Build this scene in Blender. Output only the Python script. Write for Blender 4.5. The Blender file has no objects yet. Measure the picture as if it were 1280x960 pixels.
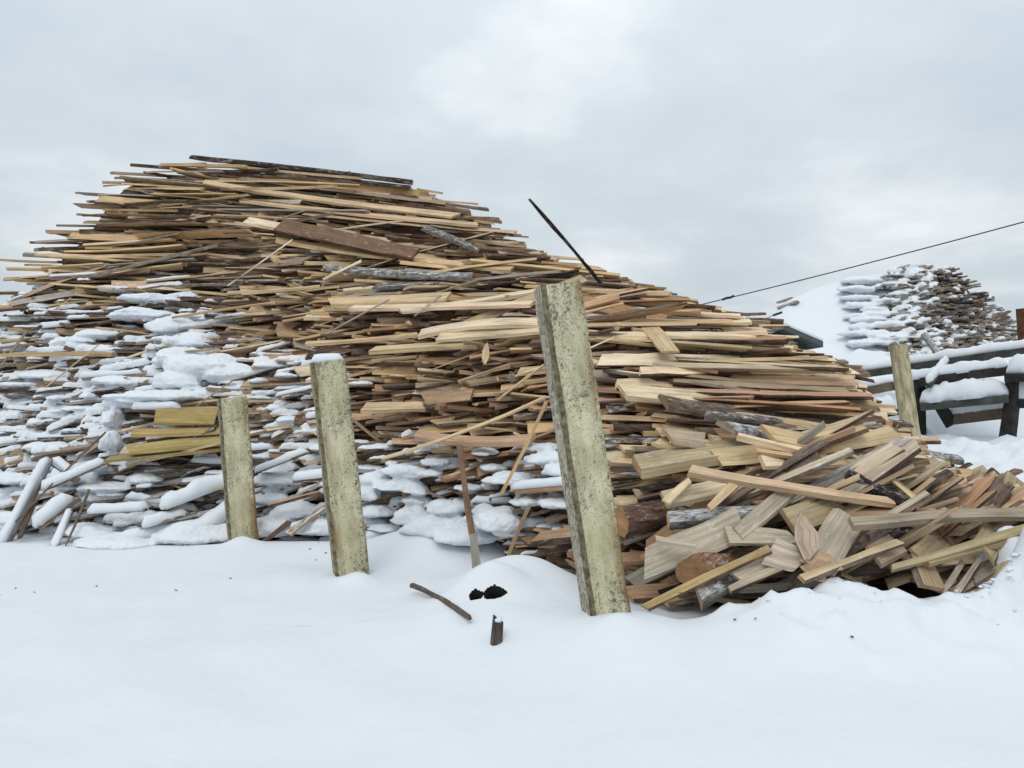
import bpy, bmesh, math, random
import numpy as np
from mathutils import Vector, noise as mnoise

random.seed(11)
rnd = random.random
U = random.uniform
sc = bpy.context.scene
COL = sc.collection
F = 961.0
HZ = 500.0
CAMZ = 1.1
PITCH = math.atan((HZ - 480) / F)
CAM = Vector((0, 0, CAMZ))
cp, sp = math.cos(PITCH), math.sin(PITCH)


def at(px, py, d):
    """point of the place seen at photo pixel px,py at y-distance d"""
    v = Vector((px - 640, F * cp - (480 - py) * sp, F * sp + (480 - py) * cp))
    return CAM + v * (d / v.y)


def proj(p):
    v = p - CAM
    f = v.y * cp + v.z * sp
    u = -v.y * sp + v.z * cp
    return 640 + F * v.x / f, 480 - F * u / f, f


# ------------------------------------------------------------------ materials
def new_mat(name):
    m = bpy.data.materials.new(name)
    m.use_nodes = True
    nt = m.node_tree
    nt.nodes.clear()
    out = nt.nodes.new('ShaderNodeOutputMaterial')
    b = nt.nodes.new('ShaderNodeBsdfPrincipled')
    nt.links.new(b.outputs[0], out.inputs[0])
    b.inputs['Roughness'].default_value = .85
    b.inputs['Specular IOR Level'].default_value = .25
    return m, nt, b


class N:
    def __init__(s, nt):
        s.nt = nt

    def n(s, t, **kw):
        o = s.nt.nodes.new('ShaderNode' + t)
        for k, v in kw.items():
            setattr(o, k, v)
        return o

    def l(s, a, b):
        s.nt.links.new(a, b)

    def noise(s, vec, scale, detail=3, rough=.55):
        o = s.n('TexNoise')
        o.inputs['Scale'].default_value = scale
        o.inputs['Detail'].default_value = detail
        o.inputs['Roughness'].default_value = rough
        if vec is not None:
            s.l(vec, o.inputs['Vector'])
        return o.outputs['Fac']

    def map(s, vec, sc3):
        o = s.n('Mapping')
        o.inputs['Scale'].default_value = sc3
        s.l(vec, o.inputs['Vector'])
        return o.outputs[0]

    def ramp(s, fac, stops):
        o = s.n('ValToRGB')
        e = o.color_ramp.elements
        while len(e) < len(stops):
            e.new(.5)
        for i, (p, c) in enumerate(stops):
            e[i].position = p
            e[i].color = (c, c, c, 1) if isinstance(c, (int, float)) else (*c, 1)
        s.l(fac, o.inputs[0])
        return o.outputs[0]

    def mix(s, fac, a, b, mode='MIX'):
        o = s.n('MixRGB', blend_type=mode)
        for sock, v in ((o.inputs[0], fac), (o.inputs[1], a), (o.inputs[2], b)):
            if hasattr(v, 'is_linked') or hasattr(v, 'links'):
                s.l(v, sock)
            elif isinstance(v, (int, float)):
                sock.default_value = v if sock.type == 'VALUE' else (v, v, v, 1)
            else:
                sock.default_value = (*v, 1)
        return o.outputs[0]

    def math(s, op, a, b=None, clamp=False):
        o = s.n('Math', operation=op, use_clamp=clamp)
        for i, v in enumerate((a, b)):
            if v is None:
                continue
            if isinstance(v, (int, float)):
                o.inputs[i].default_value = v
            else:
                s.l(v, o.inputs[i])
        return o.outputs[0]

    def bump(s, h, strength, dist, bsdf):
        o = s.n('Bump')
        o.inputs['Strength'].default_value = strength
        o.inputs['Distance'].default_value = dist
        s.l(h, o.inputs['Height'])
        s.l(o.outputs[0], bsdf.inputs['Normal'])


SNOWC = (.66, .70, .74)


def frost_mix(k, color, uv, frost_fac_socket, amount=1.0):
    """dusting of real snow on faces that look up, thickness set per plank by the 'frost' attribute"""
    geo = k.n('NewGeometry')
    sx = k.n('SeparateXYZ')
    k.l(geo.outputs['Normal'], sx.inputs[0])
    upf = k.ramp(sx.outputs[2], [(.0, 0.25), (.6, 1)])
    nz = k.noise(k.map(uv, (14, 40, 9)), 1.0, 4, .7)
    nz = k.math('ADD', nz, k.math('MULTIPLY', frost_fac_socket, .34))
    th = k.ramp(nz, [(.60, 0), (.80, .95)])
    f = k.math('MULTIPLY', th, upf, True)
    f = k.math('MULTIPLY', f, amount, True)
    return k.mix(f, color, SNOWC)


def wood_material():
    m, nt, b = new_mat('sawn_wood')
    k = N(nt)
    ta = k.n('Attribute', attribute_name='tint')
    fa = k.n('Attribute', attribute_name='frost')
    uv = k.n('UVMap', uv_map='UVMap').outputs[0]
    g1 = k.noise(k.map(uv, (1.6, 55, 1)), 1.0, 4, .65)
    g2 = k.noise(k.map(uv, (5, 190, 1)), 1.0, 2, .5)
    g3 = k.noise(k.map(uv, (3.2, 9, 1)), 1.0, 3, .6)
    v1 = k.ramp(g1, [(.3, .62), (.55, 1.0), (.75, 1.18)])
    v2 = k.ramp(g2, [(.3, .86), (.65, 1.06)])
    v3 = k.ramp(g3, [(.3, .72), (.5, .98), (.7, 1.12)])
    c = k.mix(1, ta.outputs['Color'], v1, 'MULTIPLY')
    c = k.mix(1, c, v2, 'MULTIPLY')
    c = k.mix(1, c, v3, 'MULTIPLY')
    # weathered grey streaks
    w = k.ramp(k.noise(k.map(uv, (1.1, 14, 1)), 1.0, 3, .6), [(.55, 0), (.74, .3)])
    c = k.mix(w, c, (.28, .23, .175))
    # small dark specks: knots, crumbs of bark
    sp_ = k.ramp(k.noise(k.map(uv, (26, 60, 1)), 1.0, 2, .5), [(.70, 0), (.76, .7)])
    c = k.mix(sp_, c, (.10, .065, .04))
    c = frost_mix(k, c, uv, fa.outputs['Fac'])
    k.l(c, b.inputs['Base Color'])
    k.bump(k.math('ADD', g1, k.math('MULTIPLY', g2, .6)), .35, .004, b)
    return m


def bark_material():
    m, nt, b = new_mat('bark')
    k = N(nt)
    fa = k.n('Attribute', attribute_name='frost')
    ba = k.n('Attribute', attribute_name='barktint')
    uv = k.n('UVMap', uv_map='UVMap').outputs[0]
    n1 = k.noise(k.map(uv, (10, 34, 1)), 1.0, 5, .7)
    n2 = k.noise(k.map(uv, (4, 9, 1)), 1.0, 3, .6)
    shade = k.ramp(n1, [(.3, .25), (.5, .9), (.7, 1.7)])
    c = k.mix(1, ba.outputs['Color'], shade, 'MULTIPLY')
    li = k.ramp(n2, [(.52, 0), (.66, .5)])
    c = k.mix(li, c, (.24, .20, .17))
    # bare patches where the bark has come away
    bare = k.ramp(k.noise(k.map(uv, (5, 12, 1)), 1.3, 2, .5), [(.64, 0), (.70, .8)])
    c = k.mix(bare, c, (.34, .20, .11))
    c = frost_mix(k, c, uv, fa.outputs['Fac'], .9)
    k.l(c, b.inputs['Base Color'])
    k.bump(n1, .9, .012, b)
    return m


def snow_material():
    m, nt, b = new_mat('snow')
    k = N(nt)
    tc = k.n('TexCoord').outputs['Object']
    n1 = k.noise(tc, 3.0, 3, .6)
    c = k.mix(n1, (.665, .705, .75), (.72, .75, .785))
    k.l(c, b.inputs['Base Color'])
    b.inputs['Roughness'].default_value = .7
    b.inputs['Specular IOR Level'].default_value = .15
    b.inputs['Subsurface Weight'].default_value = .0
    n2 = k.noise(tc, 22, 5, .65)
    n3 = k.noise(tc, 160, 3, .6)
    k.bump(k.math('ADD', n2, k.math('MULTIPLY', n3, .3)), .28, .012, b)
    return m


def concrete_material(name, rust, c_lo=(.50, .465, .295), c_hi=(.66, .62, .44), lich=.615):
    m, nt, b = new_mat(name)
    k = N(nt)
    tc = k.n('TexCoord').outputs['Object']
    n1 = k.noise(tc, 4, 4, .6)
    n2 = k.noise(tc, 48, 5, .8)
    n3 = k.noise(tc, 120, 3, .7)
    n4 = k.noise(k.map(tc, (14, 14, 3)), 1.0, 5, .7)
    c = k.mix(k.ramp(n1, [(.35, 0), (.65, 1)]), c_lo, c_hi)
    c = k.mix(k.ramp(n4, [(.42, 0), (.67, .74)]), c, (.30, .27, .165))
    # lichen: fine dark specks, denser in patches
    patch = k.ramp(k.noise(k.map(tc, (7, 7, 3.5)), 1.0, 4, .7), [(.40, 0), (.66, .15)])
    li = k.ramp(k.math('ADD', n2, patch), [(lich, 0), (lich + .09, .8)])
    c = k.mix(li, c, (.085, .078, .048))
    pit = k.ramp(k.math('ADD', n3, k.math('MULTIPLY', patch, .6)), [(.60, 0), (.67, .75)])
    c = k.mix(pit, c, (.07, .062, .04))
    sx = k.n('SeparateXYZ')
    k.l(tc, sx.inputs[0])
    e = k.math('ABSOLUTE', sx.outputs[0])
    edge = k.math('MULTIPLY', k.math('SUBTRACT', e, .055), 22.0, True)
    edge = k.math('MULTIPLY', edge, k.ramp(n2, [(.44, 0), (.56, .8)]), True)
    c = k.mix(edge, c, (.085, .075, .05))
    if rust:
        r = k.ramp(k.noise(k.map(tc, (14, 14, 2.2)), 1.0, 4, .6), [(.44, 0), (.56, .85)])
        side = k.math('MULTIPLY', k.math('SUBTRACT', k.math('MULTIPLY', sx.outputs[0], rust), .04), 22, True)
        c = k.mix(k.math('MULTIPLY', r, side, True), c, (.20, .11, .035))
    k.l(c, b.inputs['Base Color'])
    k.bump(k.math('ADD', n2, k.math('MULTIPLY', n3, .7)), .6, .006, b)
    return m


def plain(name, base, alt, scale=8, stretch=(1, 1, 1), rough=.85, bumpd=.004):
    m, nt, b = new_mat(name)
    k = N(nt)
    tc = k.map(k.n('TexCoord').outputs['Object'], stretch)
    n1 = k.noise(tc, scale, 5, .7)
    k.l(k.mix(k.ramp(n1, [(.35, 0), (.65, 1)]), base, alt), b.inputs['Base Color'])
    b.inputs['Roughness'].default_value = rough
    k.bump(n1, .5, bumpd, b)
    return m


M_WOOD = wood_material()
M_BARK = bark_material()
M_SNOW = snow_material()
M_CORE = plain('heap_gap_shade', (.05, .026, .014), (.12, .066, .036), 14)  # brown wood fill, coloured dark to stand for shade between the planks
M_DARK = plain('wet_dark_timber', (.012, .012, .012), (.04, .038, .035), 10, (1, 1, 1))
M_GREYBEAM = plain('grey_green_timber', (.035, .04, .038), (.075, .08, .072), 10)
M_BROWNB = plain('brown_weathered_timber', (.10, .075, .05), (.18, .14, .10), 9)
M_RUST = plain('rusty_steel', (.05, .02, .01), (.13, .055, .02), 18)
M_BLACK = plain('hollow_shade', (.006, .006, .006), (.02, .018, .016), 20)  # lines the snow hollows; black stands in for the shade inside them
M_CABLE = plain('cable_sheath', (.02, .02, .022), (.04, .04, .04), 10)
M_ROOF = plain('grey_green_boards', (.06, .075, .078), (.10, .115, .115), 5)
M_HUTW = plain('hut_wall_boards', (.03, .036, .035), (.055, .06, .058), 5)
M_CONC = concrete_material('lichen_concrete', 1)
M_CONC2 = concrete_material('lichen_concrete_stained', -1)
M_SIDE = concrete_material('grey_lichen_concrete', 0, (.50, .45, .36), (.62, .57, .47), .60)
M_SIDE2 = concrete_material('rust_streaked_concrete', 0, (.40, .34, .20), (.56, .50, .36), .60)
M_EDGE = plain('lichen_shade_edge', (.06, .05, .03), (.24, .21, .13), 30)  # lichen brown with groove shade painted in, keeps the chamfer crisp
M_CREAM = plain('cream_painted_concrete', (.20, .165, .09), (.58, .52, .35), 16, (1.4, 1.4, .3))


# ------------------------------------------------------------------ mesh collector
class MB:
    def __init__(s):
        s.v, s.f, s.m, s.uv = [], [], [], []
        s.t, s.fr, s.bt = [], [], []
        s.smooth = []

    def vert(s, co, uv=(0, 0), tint=(.4, .3, .2), frost=0., bt=(.08, .05, .035)):
        s.v.append(co)
        s.uv.append(uv)
        s.t.append(tint)
        s.fr.append(frost)
        s.bt.append(bt)
        return len(s.v) - 1

    def face(s, idx, m=0, smooth=False):
        s.f.append(idx)
        s.m.append(m)
        s.smooth.append(smooth)

    def add(s, o):
        k = len(s.v)
        s.v += o.v
        s.uv += o.uv
        s.t += o.t
        s.fr += o.fr
        s.bt += o.bt
        s.f += [[i + k for i in f] for f in o.f]
        s.m += o.m
        s.smooth += o.smooth

    def build(s, name, mats, parent=None, origin=None, attrs=True):
        me = bpy.data.meshes.new(name)
        o0 = Vector(origin) if origin is not None else Vector((0, 0, 0))
        me.from_pydata([tuple(Vector(c) - o0) for c in s.v], [], s.f)
        for m in mats:
            me.materials.append(m)
        me.polygons.foreach_set('material_index', s.m)
        me.polygons.foreach_set('use_smooth', s.smooth)
        if attrs:
            li = np.empty(len(me.loops), dtype=np.int32)
            me.loops.foreach_get('vertex_index', li)
            uv = np.array(s.uv, dtype=np.float32)[li]
            lay = me.uv_layers.new(name='UVMap')
            lay.data.foreach_set('uv', uv.ravel())
            for nm, arr in (('tint', s.t), ('barktint', s.bt)):
                a = me.attributes.new(nm, 'FLOAT_COLOR', 'POINT')
                c = np.ones((len(arr), 4), dtype=np.float32)
                c[:, :3] = arr
                a.data.foreach_set('color', c.ravel())
            a = me.attributes.new('frost', 'FLOAT', 'POINT')
            a.data.foreach_set('value', np.array(s.fr, dtype=np.float32))
        me.update()
        ob = bpy.data.objects.new(name, me)
        COL.objects.link(ob)
        if parent is not None:
            ob.parent = parent
            ob.location = o0 - Vector(parent.location)
        else:
            ob.location = o0
        return ob


def tag(o, label=None, cat=None, group=None, kind=None):
    for k, v in (('label', label), ('category', cat), ('group', group), ('kind', kind)):
        if v:
            o[k] = v
    return o


def empty(name, loc):
    o = bpy.data.objects.new(name, None)
    o.empty_display_size = .1
    o.location = loc
    COL.objects.link(o)
    return o


UP = Vector((0, 0, 1))


def section(kind, w, t):
    """cross-section points (a across, b up) and per-edge material index"""
    if kind == 'board':
        k = min(w, t) * .08
        wn = U(.0, .16) * w
        pts = [(-w / 2, -t / 2), (w / 2, -t / 2), (w / 2 - wn, t / 2), (-w / 2 + U(0, .08) * w, t / 2)]
        return pts, [0, 1 if wn > .12 * w else 0, 0, 0]
    if kind == 'lath':
        return [(-w / 2, -t / 2), (w / 2, -t / 2), (w / 2, t / 2), (-w / 2, t / 2)], [0, 0, 0, 0]
    if kind == 'slab':          # bark side down
        pts = [(-w / 2, t / 2)]
        for i in range(1, 6):
            a = math.pi * i / 6
            pts.append((-w / 2 * math.cos(a), t / 2 - t * math.sin(a) ** .8))
        pts.append((w / 2, t / 2))
        return pts, [1] * 6 + [0]
    if kind == 'slabup':        # bark side up
        pts = [(w / 2, -t / 2)]
        for i in range(1, 6):
            a = math.pi * i / 6
            pts.append((w / 2 * math.cos(a), -t / 2 + t * math.sin(a) ** .8))
        pts.append((-w / 2, -t / 2))
        return pts, [1] * 6 + [0]
    if kind == 'log':
        n = 10
        return [(w / 2 * math.cos(2 * math.pi * i / n), t / 2 * math.sin(2 * math.pi * i / n)) for i in range(n)], [1] * n
    raise ValueError(kind)


def plank(P0, P1, w, t, kind='board', tilt=0., tint=(.45, .34, .2), frost=0., bt=None, bow=None,
          point=0., rough=1., endtint=None, segs=None):
    """one plank from P0 to P1; tilt 0 lies flat, 90 turns its broad face to the camera"""
    mb = MB()
    P0, P1 = Vector(P0), Vector(P1)
    ax = P1 - P0
    L = ax.length
    ax.normalize()
    a = math.radians(tilt)
    nrm = UP * math.cos(a) + Vector((0, -1, 0)) * math.sin(a)
    nrm = nrm - ax * nrm.dot(ax)
    if nrm.length < .05:
        nrm = Vector((0, -1, 0)) - ax * (-ax.y)
    nrm.normalize()
    sd = ax.cross(nrm)
    pts, em = section(kind, w, t)
    n = len(pts)
    sg = segs or max(3, min(14, int(L / .16)))
    if bow is None:
        bow = U(-.012, .012) * L
    bow2 = U(-.01, .01) * L
    bt = bt or random.choice([(.12, .075, .05), (.17, .10, .065), (.08, .055, .042), (.18, .135, .105)])
    u0, v0 = U(0, 40), U(0, 40)
    per = [0]
    for i in range(n):
        x0, y0 = pts[i]
        x1, y1 = pts[(i + 1) % n]
        per.append(per[-1] + math.hypot(x1 - x0, y1 - y0))
    seed = Vector((U(0, 90), U(0, 90), U(0, 90)))
    sk0, sk1 = U(-.35, .35) * min(w, .12), U(-.35, .35) * min(w, .12)
    tap = U(-.12, .12)
    rings = []
    rt = rough * (.006 if kind in ('board', 'lath') else .014)
    for s in range(sg + 1):
        f = s / sg
        c = P0 + ax * (L * f) + nrm * (bow * 4 * f * (1 - f)) + sd * (bow2 * 4 * f * (1 - f))
        ws = 1 + tap * (f - .5) * 2
        if point:
            ws *= max(.06, math.sin(math.pi * (.04 + .92 * f)) ** .6) if point > 0 else 1
            if point < 0:
                ws *= max(.08, 1 - (1 - f) * 0 - f ** 2 * (-point))
        ring = []
        for i, (x, y) in enumerate(pts):
            nz = mnoise.noise(seed + Vector((f * L * 4.5, i * 1.7, 0)))
            nz2 = mnoise.noise(seed + Vector((f * L * 4.5, i * 1.7, 9)))
            off = 0
            if s == 0:
                off = sk0 * x / max(w, .01) * 2
            if s == sg:
                off = sk1 * x / max(w, .01) * 2
            co = c + sd * (x * ws + nz * rt * 1.6) + nrm * (y + nz2 * rt * .6) + ax * off
            ring.append(mb.vert(co, (u0 + f * L, v0 + per[i]), tint, frost, bt))
        # seam vertex for the uv
        ring.append(mb.vert(mb.v[ring[0]], (u0 + f * L, v0 + per[n]), tint, frost, bt))
        rings.append(ring)
    rounded = kind in ('slab', 'slabup', 'log')
    for s in range(sg):
        for i in range(n):
            mb.face([rings[s][i], rings[s][i + 1], rings[s + 1][i + 1], rings[s + 1][i]], em[i], rounded and em[i] == 1)
    et = endtint or (tint[0] * .9, tint[1] * .82, tint[2] * .74)
    for ring, rev in ((rings[0], True), (rings[-1], False)):
        cap = [mb.vert(mb.v[i], (u0 + pts[j][0] * 3, v0 + pts[j][1] * .3), et, frost * .4, bt) for j, i in enumerate(ring[:n])]
        mb.face(cap[::-1] if rev else cap, 0)
    # make all faces face outwards (section order may be clockwise)
    ar = sum(pts[i][0] * pts[(i + 1) % n][1] - pts[(i + 1) % n][0] * pts[i][1] for i in range(n))
    if ar > 0:
        mb.f = [f[::-1] for f in mb.f]
    mb.info = (P0, P1, w, t, nrm, sd, ax, L, tilt, bow, bow2)
    return mb


def snow_loaf(P0, P1, w, h, seed=None, skirt=.25):
    """rounded pillow of snow along P0-P1 (points on the plank's top)"""
    mb = MB()
    P0, P1 = Vector(P0), Vector(P1)
    ax = P1 - P0
    L = ax.length
    ax.normalize()
    sd = ax.cross(UP)
    if sd.length < .05:
        sd = Vector((1, 0, 0))
    sd.normalize()
    nu = sd.cross(ax)
    if nu.z < 0:
        nu = -nu
    n = max(7, min(26, int(L / .035)))
    m = 9
    seed = seed or Vector((U(0, 99), U(0, 99), U(0, 99)))
    rings = []
    for s in range(n + 1):
        f = s / n
        e = abs(2 * f - 1)
        edge = min(f, 1 - f) * L / max(h * .9, .01)
        pf = math.sqrt(max(0.0, 1 - (1 - min(1, edge)) ** 2)) if edge < 1 else 1
        hh = h * (.12 + .88 * pf) * (1 + .35 * mnoise.noise(seed + ax * (f * L * 5)))
        ww = w / 2 * (.35 + .65 * pf) * (1 + .25 * mnoise.noise(seed + ax * (f * L * 6) + Vector((7, 0, 0))))
        hh *= 1 + .22 * mnoise.noise(seed + ax * (f * L * 17))
        wob = .18 * w * mnoise.noise(seed + Vector((0, f * L * 3, 5)))
        ring = []
        for j in range(m + 1):
            a = math.pi * j / m
            x = math.cos(a)
            x = math.copysign(abs(x) ** .75, x)
            y = math.sin(a) ** .8
            dn = -skirt * h if j in (0, m) else 0
            q_ = seed + ax * (f * L * 28) + Vector((j * .9, 3, 1))
            jn = .10 * h * mnoise.noise(q_)
            c = P0 + ax * (L * f) + sd * (x * ww + wob + jn) + nu * (y * hh + dn + jn * y)
            ring.append(mb.vert(c))
        rings.append(ring)
    for s in range(n):
        for j in range(m):
            mb.face([rings[s][j], rings[s + 1][j], rings[s + 1][j + 1], rings[s][j + 1]], 0, True)
        mb.face([rings[s][m], rings[s + 1][m], rings[s + 1][0], rings[s][0]], 0, True)
    mb.face(rings[0], 0, True)
    mb.face(rings[-1][::-1], 0, True)
    return mb


def cap_of(p, f0, f1, h, wmul=1.0):
    P0, P1, w, t, nrm, sd, ax, L, tilt, bow, bow2 = p.info
    up = nrm if nrm.z >= 0 else -nrm

    def pt(f):
        return P0 + ax * (L * f) + nrm * (bow * 4 * f * (1 - f)) + sd * (bow2 * 4 * f * (1 - f)) + up * (t * .45)
    horiz = abs(sd.x) ** 2 + abs(sd.y) ** 2
    ww = max(.035, w * math.sqrt(max(.05, horiz)) * wmul)
    return snow_loaf(pt(f0) - ax * .012, pt(f1), ww, h)


# ------------------------------------------------------------------ shape of the big heap
CP = np.array([
    (-260, 480, 8.6), (-260, 690, 6.9),
    (0, 685, 6.3), (150, 685, 6.1), (290, 678, 6.15), (420, 675, 6.0), (480, 680, 5.8), (600, 672, 5.4), (700, 690, 4.8),
    (800, 745, 4.2), (950, 735, 4.1), (1100, 720, 4.1), (1200, 735, 3.9), (1300, 690, 4.0),
    (0, 330, 8.6), (0, 440, 7.9), (0, 560, 7.0), (80, 300, 8.95), (150, 450, 7.6), (150, 560, 6.6), (150, 620, 6.35), (165, 205, 9.6),
    (250, 200, 9.5), (250, 300, 8.7), (250, 400, 7.8), (250, 480, 7.1), (230, 530, 6.6), (240, 600, 6.55),
    (400, 210, 9.5), (400, 300, 8.4), (400, 400, 7.2), (400, 500, 6.6), (400, 600, 6.15),
    (510, 228, 9.3), (550, 300, 8.0), (550, 400, 6.7), (550, 500, 6.1), (550, 600, 5.65),
    (700, 328, 8.0), (700, 400, 6.2), (700, 500, 5.5), (700, 600, 5.0), (820, 360, 7.8), (820, 440, 5.7), (820, 500, 5.2),
    (820, 600, 4.6), (820, 680, 4.3), (950, 395, 7.5), (950, 460, 5.7), (950, 520, 5.0), (950, 600, 4.5), (950, 680, 4.2),
    (1050, 460, 6.6), (1100, 525, 5.7), (1100, 600, 4.7), (1100, 660, 4.25), (1200, 585, 5.3), (1200, 650, 4.35), (1300, 610, 5.0), (1300, 650, 4.3),
], dtype=float)


def _kern(a, b):
    d = np.sqrt((((a[:, None, :] - b[None, :, :]) / 100.0) ** 2).sum(-1))
    return d


_A = _kern(CP[:, :2], CP[:, :2]) - .06 * np.eye(len(CP))
_P = np.c_[np.ones(len(CP)), CP[:, :2] / 100]
_K = np.block([[_A, _P], [_P.T, np.zeros((3, 3))]])
_S = np.linalg.solve(_K, np.r_[CP[:, 2], np.zeros(3)])


def D(px, py):
    q = np.array([[px, py]], dtype=float)
    return float((_kern(q, CP[:, :2]) @ _S[:-3] + np.c_[np.ones(1), q / 100] @ _S[-3:])[0])


TOP = [(-300, 500), (-60, 440), (0, 400), (40, 352), (85, 296), (125, 250), (165, 212), (245, 204), (400, 216), (515, 232), (600, 280), (700, 328),
       (820, 362), (930, 399), (970, 420), (1010, 442), (1060, 463), (1110, 526), (1160, 566), (1210, 596), (1320, 612)]
BOT = [(-300, 690), (0, 684), (300, 684), (480, 690), (600, 690), (700, 715), (800, 762), (950, 745), (1100, 735), (1200, 752), (1320, 720)]


def interp(tab, x):
    return float(np.interp(x, [a for a, b in tab], [b for a, b in tab]))


# planks field: px, py, slope (dy/dx in the picture), spread, visible length px, thickness m, snow, palette key
FRESH, PALE, HONEY, RED, GB, GREY, DK = (.63, .46, .275), (.77, .61, .415), (.53, .365, .20), (.50, .295, .175), (.34, .245, .16), (.37, .325, .27), (.15, .105, .075)
PAL = {
    'top': [FRESH, FRESH, HONEY, HONEY, GB, GREY, PALE, FRESH],
    'lefttop': [HONEY, GB, FRESH, HONEY, FRESH, GREY, GB, HONEY],
    'left': [GB, GB, GREY, DK, DK, DK, GB, GREY],
    'mid': [FRESH, HONEY, RED, FRESH, HONEY, FRESH, PALE, GB],
    'red': [RED, RED, HONEY, FRESH, RED, RED, FRESH, GB],
    'right': [FRESH, PALE, PALE, HONEY, FRESH, RED, FRESH, GB],
    'off': [(.66, .55, .41), (.58, .47, .335), (.62, .50, .35), FRESH, GREY, RED, (.50, .38, .26), GB],
    'low': [GB, RED, GREY, DK, HONEY, RED],
}
FIELD = [
    (60, 300, .03, .07, 115, .035, 0, 'lefttop'), (200, 240, .08, .07, 140, .035, 0, 'lefttop'), (250, 320, .02, .09, 115, .035, .02, 'lefttop'),
    (120, 350, .0, .08, 100, .035, .15, 'lefttop'), (30, 420, -.02, .06, 120, .03, .85, 'left'), (180, 400, .0, .08, 110, .035, .7, 'left'),
    (60, 500, -.03, .08, 100, .03, .95, 'left'), (200, 480, -.02, .1, 90, .03, .95, 'left'), (60, 590, -.08, .14, 100, .03, .95, 'left'),
    (150, 650, -.12, .15, 110, .03, .95, 'left'), (230, 600, -.15, .18, 100, .03, .7, 'left'), (230, 530, -.02, .05, 120, .04, .3, 'top'),
    (340, 640, -.22, .16, 120, .03, .75, 'left'), (340, 560, -.14, .12, 110, .03, .85, 'mid'), (340, 480, -.05, .1, 90, .03, .68, 'mid'),
    (340, 400, .0, .1, 95, .035, .05, 'lefttop'), (330, 330, .04, .08, 130, .04, 0, 'top'), (420, 250, .13, .03, 300, .045, 0, 'top'),
    (520, 290, .13, .03, 300, .045, 0, 'top'), (620, 320, .08, .03, 260, .045, 0, 'top'), (480, 370, .0, .05, 220, .045, 0, 'top'),
    (560, 400, -.03, .06, 180, .04, 0, 'mid'), (480, 440, .0, .07, 140, .04, 0, 'mid'), (600, 460, -.03, .16, 120, .035, 0, 'red'),
    (440, 520, -.05, .09, 120, .035, .12, 'red'), (560, 520, -.03, .1, 130, .035, .03, 'red'), (640, 540, -.02, .1, 130, .035, .1, 'red'),
    (480, 590, -.06, .12, 110, .03, .8, 'red'), (600, 610, -.08, .14, 90, .03, .55, 'low'), (680, 600, -.04, .12, 90, .03, .75, 'red'),
    (480, 650, -.1, .12, 100, .03, .5, 'low'), (680, 660, -.05, .2, 90, .03, .25, 'low'),
    (760, 400, .05, .05, 220, .035, 0, 'right'), (860, 410, .1, .04, 250, .03, 0, 'right'), (850, 460, .02, .05, 240, .04, 0, 'right'),
    (960, 470, .05, .05, 200, .04, 0, 'right'), (820, 520, .04, .06, 220, .035, 0, 'right'), (980, 530, .12, .05, 220, .04, 0, 'right'),
    (1080, 560, .15, .06, 180, .04, 0, 'right'), (820, 560, .0, .05, 170, .035, 0, 'right'), (900, 570, .05, .06, 200, .035, 0, 'right'), (1000, 580, .12, .07, 200, .035, 0, 'right'), (820, 600, .0, .1, 150, .035, 0, 'right'), (1100, 510, .12, .05, 150, .03, 0, 'right'), (900, 500, .06, .05, 260, .035, 0, 'right'), (900, 625, -.1, .25, 150, .026, .05, 'off'),
    (1000, 640, -.2, .3, 160, .024, .06, 'off'), (850, 690, -.2, .3, 130, .026, .06, 'low'), (950, 720, -.25, .25, 140, .026, .06, 'off'),
    (1120, 660, -.35, .3, 160, .024, 0, 'off'), (1220, 640, -.5, .3, 160, .022, 0, 'off'), (1200, 720, -.3, .4, 90, .03, .1, 'off'),
]
FA = np.array([f[:7] for f in FIELD], dtype=float)


def field(px, py):
    d2 = ((FA[:, 0] - px) / 1.0) ** 2 + ((FA[:, 1] - py) / .8) ** 2 + 150
    w = d2 ** -2.2
    w /= w.sum()
    v = w @ FA[:, 2:7]
    pi = np.random.choice(len(FIELD), p=(lambda q: q / q.sum())(d2 ** -2.2))
    return v[0], v[1], v[2], v[3], v[4], FIELD[pi][7]


np.random.seed(5)


def jit(c, a=.18):
    k = 1 + U(-a, a)
    return (c[0] * k * U(.95, 1.05), c[1] * k, c[2] * k * U(.93, 1.07))


ITEMS = []      # dicts: mb, cap, name, label..., score


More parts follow.
